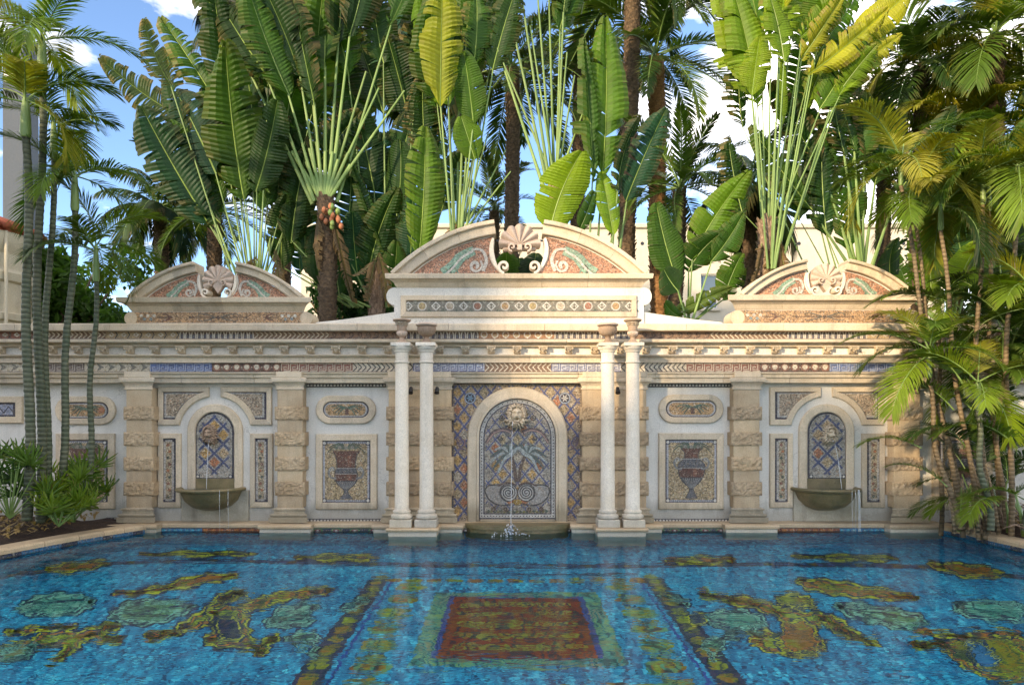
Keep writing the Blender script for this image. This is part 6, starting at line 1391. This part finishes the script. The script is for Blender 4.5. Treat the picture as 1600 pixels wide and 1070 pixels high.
for b, t_, hw, c_, kd, tw in [((688, 168), (690, -34), 31, (.24, .26, .02), 'cut', 3), ((740, 195), (728, 75), 25, MIDL, 'whole', -20), ((655, 398), (676, 192), 30, BRT, 'cut', 12), ((700, 130), (668, -30), 26, MIDL, 'cut', 30), ((742, 250), (722, 180), 22, BRT, 'whole', 10), ((770, 110), (800, -20), 28, DKL, 'cut', 0), ((740, 100), (760, -30), 28, MIDL, 'torn', 10)]:
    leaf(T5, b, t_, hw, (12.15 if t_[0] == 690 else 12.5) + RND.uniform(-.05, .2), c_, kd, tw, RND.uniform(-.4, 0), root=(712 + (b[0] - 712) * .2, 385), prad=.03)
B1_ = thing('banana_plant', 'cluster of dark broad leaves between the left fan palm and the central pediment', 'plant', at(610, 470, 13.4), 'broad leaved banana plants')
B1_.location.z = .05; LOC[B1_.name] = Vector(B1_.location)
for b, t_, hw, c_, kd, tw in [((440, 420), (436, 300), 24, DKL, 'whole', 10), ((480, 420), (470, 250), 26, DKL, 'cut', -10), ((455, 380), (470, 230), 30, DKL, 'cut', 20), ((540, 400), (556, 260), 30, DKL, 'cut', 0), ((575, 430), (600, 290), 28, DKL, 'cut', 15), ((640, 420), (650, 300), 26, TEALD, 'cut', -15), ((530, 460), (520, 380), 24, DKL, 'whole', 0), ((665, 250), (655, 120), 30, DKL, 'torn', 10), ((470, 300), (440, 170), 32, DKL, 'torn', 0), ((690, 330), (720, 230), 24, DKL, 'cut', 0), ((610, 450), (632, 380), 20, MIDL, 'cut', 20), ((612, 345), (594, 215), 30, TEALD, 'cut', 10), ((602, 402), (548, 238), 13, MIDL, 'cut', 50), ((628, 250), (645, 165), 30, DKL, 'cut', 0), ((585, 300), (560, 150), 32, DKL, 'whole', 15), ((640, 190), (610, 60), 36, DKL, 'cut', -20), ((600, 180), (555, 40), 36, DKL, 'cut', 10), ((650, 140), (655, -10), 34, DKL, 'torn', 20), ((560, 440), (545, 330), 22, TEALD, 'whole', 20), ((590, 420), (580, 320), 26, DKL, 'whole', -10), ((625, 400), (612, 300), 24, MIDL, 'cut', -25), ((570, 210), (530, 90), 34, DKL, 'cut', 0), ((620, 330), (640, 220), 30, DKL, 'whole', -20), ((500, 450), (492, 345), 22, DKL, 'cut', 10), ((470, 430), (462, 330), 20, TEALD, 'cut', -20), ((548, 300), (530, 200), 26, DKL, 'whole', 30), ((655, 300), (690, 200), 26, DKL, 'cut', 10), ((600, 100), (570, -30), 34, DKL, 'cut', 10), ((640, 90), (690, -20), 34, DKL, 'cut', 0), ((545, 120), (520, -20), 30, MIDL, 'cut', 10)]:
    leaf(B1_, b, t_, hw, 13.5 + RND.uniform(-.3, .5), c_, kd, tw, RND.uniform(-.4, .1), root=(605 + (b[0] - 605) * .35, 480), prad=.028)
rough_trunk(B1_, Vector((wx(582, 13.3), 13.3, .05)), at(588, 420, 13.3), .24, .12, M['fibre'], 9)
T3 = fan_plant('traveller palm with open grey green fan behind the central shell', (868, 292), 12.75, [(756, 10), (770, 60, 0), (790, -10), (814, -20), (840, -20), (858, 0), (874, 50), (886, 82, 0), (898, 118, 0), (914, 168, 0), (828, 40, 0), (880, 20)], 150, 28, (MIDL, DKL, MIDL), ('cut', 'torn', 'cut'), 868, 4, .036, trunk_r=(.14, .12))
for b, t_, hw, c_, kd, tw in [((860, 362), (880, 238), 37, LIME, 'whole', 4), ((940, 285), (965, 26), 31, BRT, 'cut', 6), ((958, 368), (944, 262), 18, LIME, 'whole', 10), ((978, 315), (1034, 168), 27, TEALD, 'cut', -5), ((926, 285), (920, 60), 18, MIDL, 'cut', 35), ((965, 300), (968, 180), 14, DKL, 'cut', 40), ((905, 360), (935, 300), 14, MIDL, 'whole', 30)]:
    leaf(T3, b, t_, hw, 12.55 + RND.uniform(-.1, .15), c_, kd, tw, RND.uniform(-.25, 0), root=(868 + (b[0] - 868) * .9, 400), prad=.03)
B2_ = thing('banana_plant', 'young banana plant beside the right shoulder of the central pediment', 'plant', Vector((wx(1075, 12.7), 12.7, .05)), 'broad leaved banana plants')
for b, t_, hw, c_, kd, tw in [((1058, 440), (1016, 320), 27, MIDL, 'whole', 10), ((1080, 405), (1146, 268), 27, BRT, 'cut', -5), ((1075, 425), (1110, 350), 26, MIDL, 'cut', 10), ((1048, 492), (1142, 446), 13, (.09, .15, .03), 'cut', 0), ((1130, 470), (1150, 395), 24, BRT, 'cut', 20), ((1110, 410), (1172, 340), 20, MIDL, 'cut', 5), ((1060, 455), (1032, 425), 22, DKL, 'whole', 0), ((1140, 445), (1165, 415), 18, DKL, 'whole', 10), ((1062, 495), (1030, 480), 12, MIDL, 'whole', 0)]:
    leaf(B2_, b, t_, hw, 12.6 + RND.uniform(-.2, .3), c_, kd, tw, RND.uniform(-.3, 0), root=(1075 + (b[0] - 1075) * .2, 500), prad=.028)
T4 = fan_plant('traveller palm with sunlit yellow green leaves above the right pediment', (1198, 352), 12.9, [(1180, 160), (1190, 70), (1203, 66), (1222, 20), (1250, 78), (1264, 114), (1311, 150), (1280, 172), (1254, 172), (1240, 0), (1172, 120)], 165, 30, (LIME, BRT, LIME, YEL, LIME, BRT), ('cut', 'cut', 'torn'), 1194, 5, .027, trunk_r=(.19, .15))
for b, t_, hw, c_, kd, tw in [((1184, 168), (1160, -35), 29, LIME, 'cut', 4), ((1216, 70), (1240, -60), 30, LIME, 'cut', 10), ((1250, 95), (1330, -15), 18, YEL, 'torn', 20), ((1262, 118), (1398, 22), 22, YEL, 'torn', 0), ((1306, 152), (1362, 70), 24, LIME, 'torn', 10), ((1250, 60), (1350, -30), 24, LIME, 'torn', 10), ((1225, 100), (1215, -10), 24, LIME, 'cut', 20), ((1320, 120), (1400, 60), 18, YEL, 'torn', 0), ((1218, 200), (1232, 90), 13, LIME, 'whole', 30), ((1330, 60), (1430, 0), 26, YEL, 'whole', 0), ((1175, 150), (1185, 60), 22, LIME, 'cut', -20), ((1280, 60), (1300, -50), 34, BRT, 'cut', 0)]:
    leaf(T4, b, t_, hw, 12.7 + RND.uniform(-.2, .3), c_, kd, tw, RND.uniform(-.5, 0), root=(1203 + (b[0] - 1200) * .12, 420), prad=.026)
T6 = fan_plant('traveller palm with dark narrow fan right of the right pediment shell', (1348, 428), 13.6, [(1290, 275), (1304, 252), (1320, 246), (1336, 242), (1350, 256), (1366, 290), (1396, 312), (1270, 330)], 150, 28, (DKL, MIDL), ('torn', 'cut'), 1350, 6, .05, trunk_r=(.2, .18))
B3_ = thing('banana_plant', 'banana plant with large sunlit leaves behind the right cane palms', 'plant', Vector((wx(1480, 12.6), 12.6, .05)), 'broad leaved banana plants')
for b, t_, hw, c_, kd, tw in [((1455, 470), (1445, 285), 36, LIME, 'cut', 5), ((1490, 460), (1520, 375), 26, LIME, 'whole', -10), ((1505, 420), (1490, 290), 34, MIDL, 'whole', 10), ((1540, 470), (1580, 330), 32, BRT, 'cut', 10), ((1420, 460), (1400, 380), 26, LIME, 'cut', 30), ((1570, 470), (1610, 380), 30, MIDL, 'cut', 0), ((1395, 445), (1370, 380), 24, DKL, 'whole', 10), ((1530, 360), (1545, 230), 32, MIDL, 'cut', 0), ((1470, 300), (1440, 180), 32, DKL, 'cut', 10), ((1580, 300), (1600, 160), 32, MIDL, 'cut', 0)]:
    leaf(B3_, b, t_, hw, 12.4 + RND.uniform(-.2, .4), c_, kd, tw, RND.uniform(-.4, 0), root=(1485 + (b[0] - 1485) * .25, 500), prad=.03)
# ---- tall palms behind --------------------------------------------------------------
def tall(label, base_px, top, Y, n_, L, seed, lib=DATE, cols=(FD, FM), r=.2, mat='bark', emin=-45, name='date_palm'):
    b = Vector((wx(base_px, Y), Y, .05)); t_ = at(*top, Y); t = thing(name, label, 'palm', b, BG_); rough_trunk(t, b, t_, r, r * .85, M[mat], seed); crown(t, t_ + Vector((0, 0, .1)), n_, L, lib, cols, seed, emin, 85); return t
tall('date palm with warm brown trunk and low crown right of the central pediment', 1040, (1024, 95), 17, 26, 2.5, 31, cols=(FD, FM, FL), r=.22, mat='bark_warm')
tall('very tall dark trunked palm, its crown cut by the picture top', 978, (988, -40), 16.2, 22, 2.6, 32, cols=(FD, FM), r=.2)
tall('dark trunked palm behind the central shell', 804, (800, 110), 17.5, 24, 2.6, 33, cols=(FD, FD, FM), r=.19)
tall('palm with low feathery crown above the young banana plant', 1052, (1062, 300), 15.5, 20, 1.9, 34, DATE, (FD, FM), r=.16, emin=-30)
tall('dark palm behind the broad leaves left of the central pediment', 640, (640, 60), 18, 22, 2.8, 35, DROOP, (FD, TEALD), r=.2)
tall('blue green palm low behind the left pediment', 258, (250, 330), 17.5, 16, 1.7, 36, DROOP, (TEALD, FD), r=.18)
tall('dark palm behind the left traveller palm', 330, (335, 330), 16.5, 18, 2.0, 37, DATE, (FD, FM), r=.18)
tall('shady palm high in the right corner, left of two', 1440, (1440, 110), 14.5, 24, 2.0, 39, ARECA, (FM, FL, FD, FY), r=.16)
tall('shady palm high in the right corner, right of two', 1560, (1555, 60), 13.5, 24, 2.0, 40, ARECA, (FL, FM, FY), r=.16)
tall('palm with fine fronds behind the right traveller palm', 1385, (1380, 240), 15, 20, 1.9, 41, DATE, (FM, FL), r=.15)
tall('feathery palm behind the right cane palms', 1500, (1500, 230), 14.2, 22, 1.8, 42, ARECA, (FL, FM, FY), r=.13)
tall('feathery palm at the right edge behind the cane palms', 1620, (1610, 220), 13.6, 20, 1.8, 43, ARECA, (FM, FL, FY), r=.13)
tall('dark palm above the left fan palm', 440, (450, 40), 18.5, 20, 2.8, 44, DROOP, (FD, TEALD), r=.2)
tall('feathery palm between the two central traveller palms', 905, (905, 60), 19, 20, 2.6, 45, DATE, (FD, FM), r=.2)
tall('small dark palm low behind the central shell', 770, (772, 330), 19, 16, 1.8, 46, DATE, (FD, FM), r=.15)
tall('palm with dark fronds left of the right pediment', 1175, (1170, 300), 16.5, 18, 1.9, 47, DROOP, (FD, TEALD), r=.16)
# ---- broadleaf trees ------------------------------------------------------------------
def broad_tree(label, base_px, Y, cpx, rx, rz_, n_, seed, col):
    b = Vector((wx(base_px, Y), Y, .05)); c_ = at(*cpx, Y); t = thing('broadleaf_tree', label, 'tree', b); rnd = random.Random(seed); mb = MB()
    mb.tube([b, b.lerp(c_, .5) + Vector((.1, 0, 0)), c_], [.16, .12, .05], 9)
    for k in range(9):
        d = Vector((rnd.gauss(0, 1), rnd.gauss(0, 1), rnd.gauss(.2, .7))).normalized(); mb.tube([b.lerp(c_, .55), b.lerp(c_, .8) + d * rx * .35, c_ + Vector((d.x * rx * .8, d.y * rx * .8, d.z * rz_ * .8))], [.07, .045, .015], 6)
    mb.obj('trunk', M['bark'], t, True); v, f, c = [], [], []
    cl = [(Vector((rnd.gauss(0, .55) * rx, rnd.gauss(0, .55) * rx, rnd.gauss(0, .5) * rz_)), rnd.uniform(.25, .5) * rx) for _ in range(26)]
    for k in range(n_):
        cc, cr = cl[rnd.randrange(len(cl))]; d = Vector((rnd.gauss(0, 1), rnd.gauss(0, 1), rnd.gauss(0, 1))).normalized() * cr * rnd.random() ** .4; p = c_ + cc + d; q = Quaternion((rnd.gauss(0, 1), rnd.gauss(0, 1), rnd.gauss(0, 1), rnd.gauss(0, 1))).normalized(); s_ = rnd.uniform(.05, .10); b0 = len(v)
        for x_, y_, z_ in ((0, -1.3, 0), (.55, -.2, .12), (.4, .6, .05), (0, 1.4, -.15), (-.4, .6, .05), (-.55, -.2, .12)): v.append(p + q @ (Vector((x_, y_, z_)) * s_))
        f += [(b0, b0 + 1, b0 + 2, b0 + 3), (b0, b0 + 3, b0 + 4, b0 + 5)]; br = rnd.uniform(.7, 1.25); c += [(br, 0, 0, 1)] * 2
    o = mk('crown', v, f, M['leaf'], t, cols=c); o.color = (*col, 1); return t
broad_tree('bushy broadleaf tree behind the wall at the left', 90, 15, (95, 445), 1.3, .95, 6500, 1, (.05, .12, .02))
broad_tree('low dark shrub tree behind the wall right of the left pediment', 560, 16.5, (540, 470), 1.1, .7, 3500, 2, (.025, .07, .02))
broad_tree('shady broadleaf tree behind the wall at the far right', 1600, 15.5, (1590, 400), 1.7, 1.5, 6500, 3, (.03, .075, .02))

# dead leaves hanging under the crowns
for pl, pts in ((T1, [((520, 330), (545, 470)), ((500, 335), (488, 420))]), (T4, [((1190, 380), (1180, 455)), ((1215, 370), (1232, 450)), ((1205, 385), (1200, 470))]), (B1_, [((588, 400), (570, 470)), ((592, 395), (612, 480)), ((580, 410), (560, 440))]), (T2, [((400, 400), (375, 455)), ((430, 390), (440, 470))]), (T5, [((712, 350), (690, 400))])):
    for b, t_ in pts: leaf(pl, b, t_, 9, 12.75, (.16, .11, .06), 'torn', RND.uniform(-60, 60), -.1)

# leaf litter on the two beds
def litter(label, box, n_, seed):
    rnd = random.Random(seed); v, f, c = [], [], []
    for k in range(n_):
        p = Vector((rnd.uniform(box[0], box[1]), rnd.uniform(box[2], box[3]), .22 + rnd.uniform(0, .06))); a = rnd.uniform(0, 2 * pi); L, w = rnd.uniform(.06, .2), rnd.uniform(.01, .03); d = Vector((cos(a), sin(a), rnd.uniform(-.1, .5))); e = Vector((-sin(a), cos(a), 0)) * w; b0 = len(v)
        v += [p - e * .3, p + e * .3, p + d * L * .5 + e + Vector((0, 0, .03)), p + d * L * .5 - e + Vector((0, 0, .03)), p + d * L]; f += [(b0, b0 + 1, b0 + 2, b0 + 3), (b0 + 3, b0 + 2, b0 + 4)]; q = rnd.uniform(.5, 1.3); c += [(q, .85, 0, 1)] * 2
    o = mk('leaf_litter', v, f, M['frond'], cols=c); o.color = (.1, .1, .03, 1); tag(o, label, kind='stuff')
litter('dry leaf litter under the left palms', (-8.2, -6.35, 8.6, 10.7), 420, 1); litter('dry leaf litter under the right palms', (7.05, 8.6, 8.6, 10.7), 420, 2)

# leaves seen through the gap of the central pediment and behind the right traveller palm
for b, t_, hw, c_ in (((796, 470), (788, 396), 24, MIDL), ((826, 470), (838, 392), 24, DKL), ((812, 475), (812, 400), 22, DKL)): leaf(T3, b, t_, hw, 11.9, c_, 'whole', 0, -.05, root=(b[0] * .3 + 868 * .7, 500), prad=.025)
for b, t_, hw, c_, kd in (((1292, 372), (1272, 215), 30, DKL, 'cut'), ((1322, 390), (1338, 245), 30, MIDL, 'cut'), ((1248, 345), (1252, 205), 28, DKL, 'cut'), ((1268, 300), (1310, 190), 30, MIDL, 'torn'), ((1160, 335), (1128, 215), 26, DKL, 'torn'), ((1330, 260), (1370, 140), 32, MIDL, 'torn'), ((1240, 190), (1262, 60), 30, MIDL, 'cut'), ((1160, 200), (1140, 80), 26, DKL, 'torn')): leaf(T6, b, t_, hw, 13.7, c_, kd, None, -.2, root=(b[0] * .4 + 1348 * .6, 450), prad=.022)
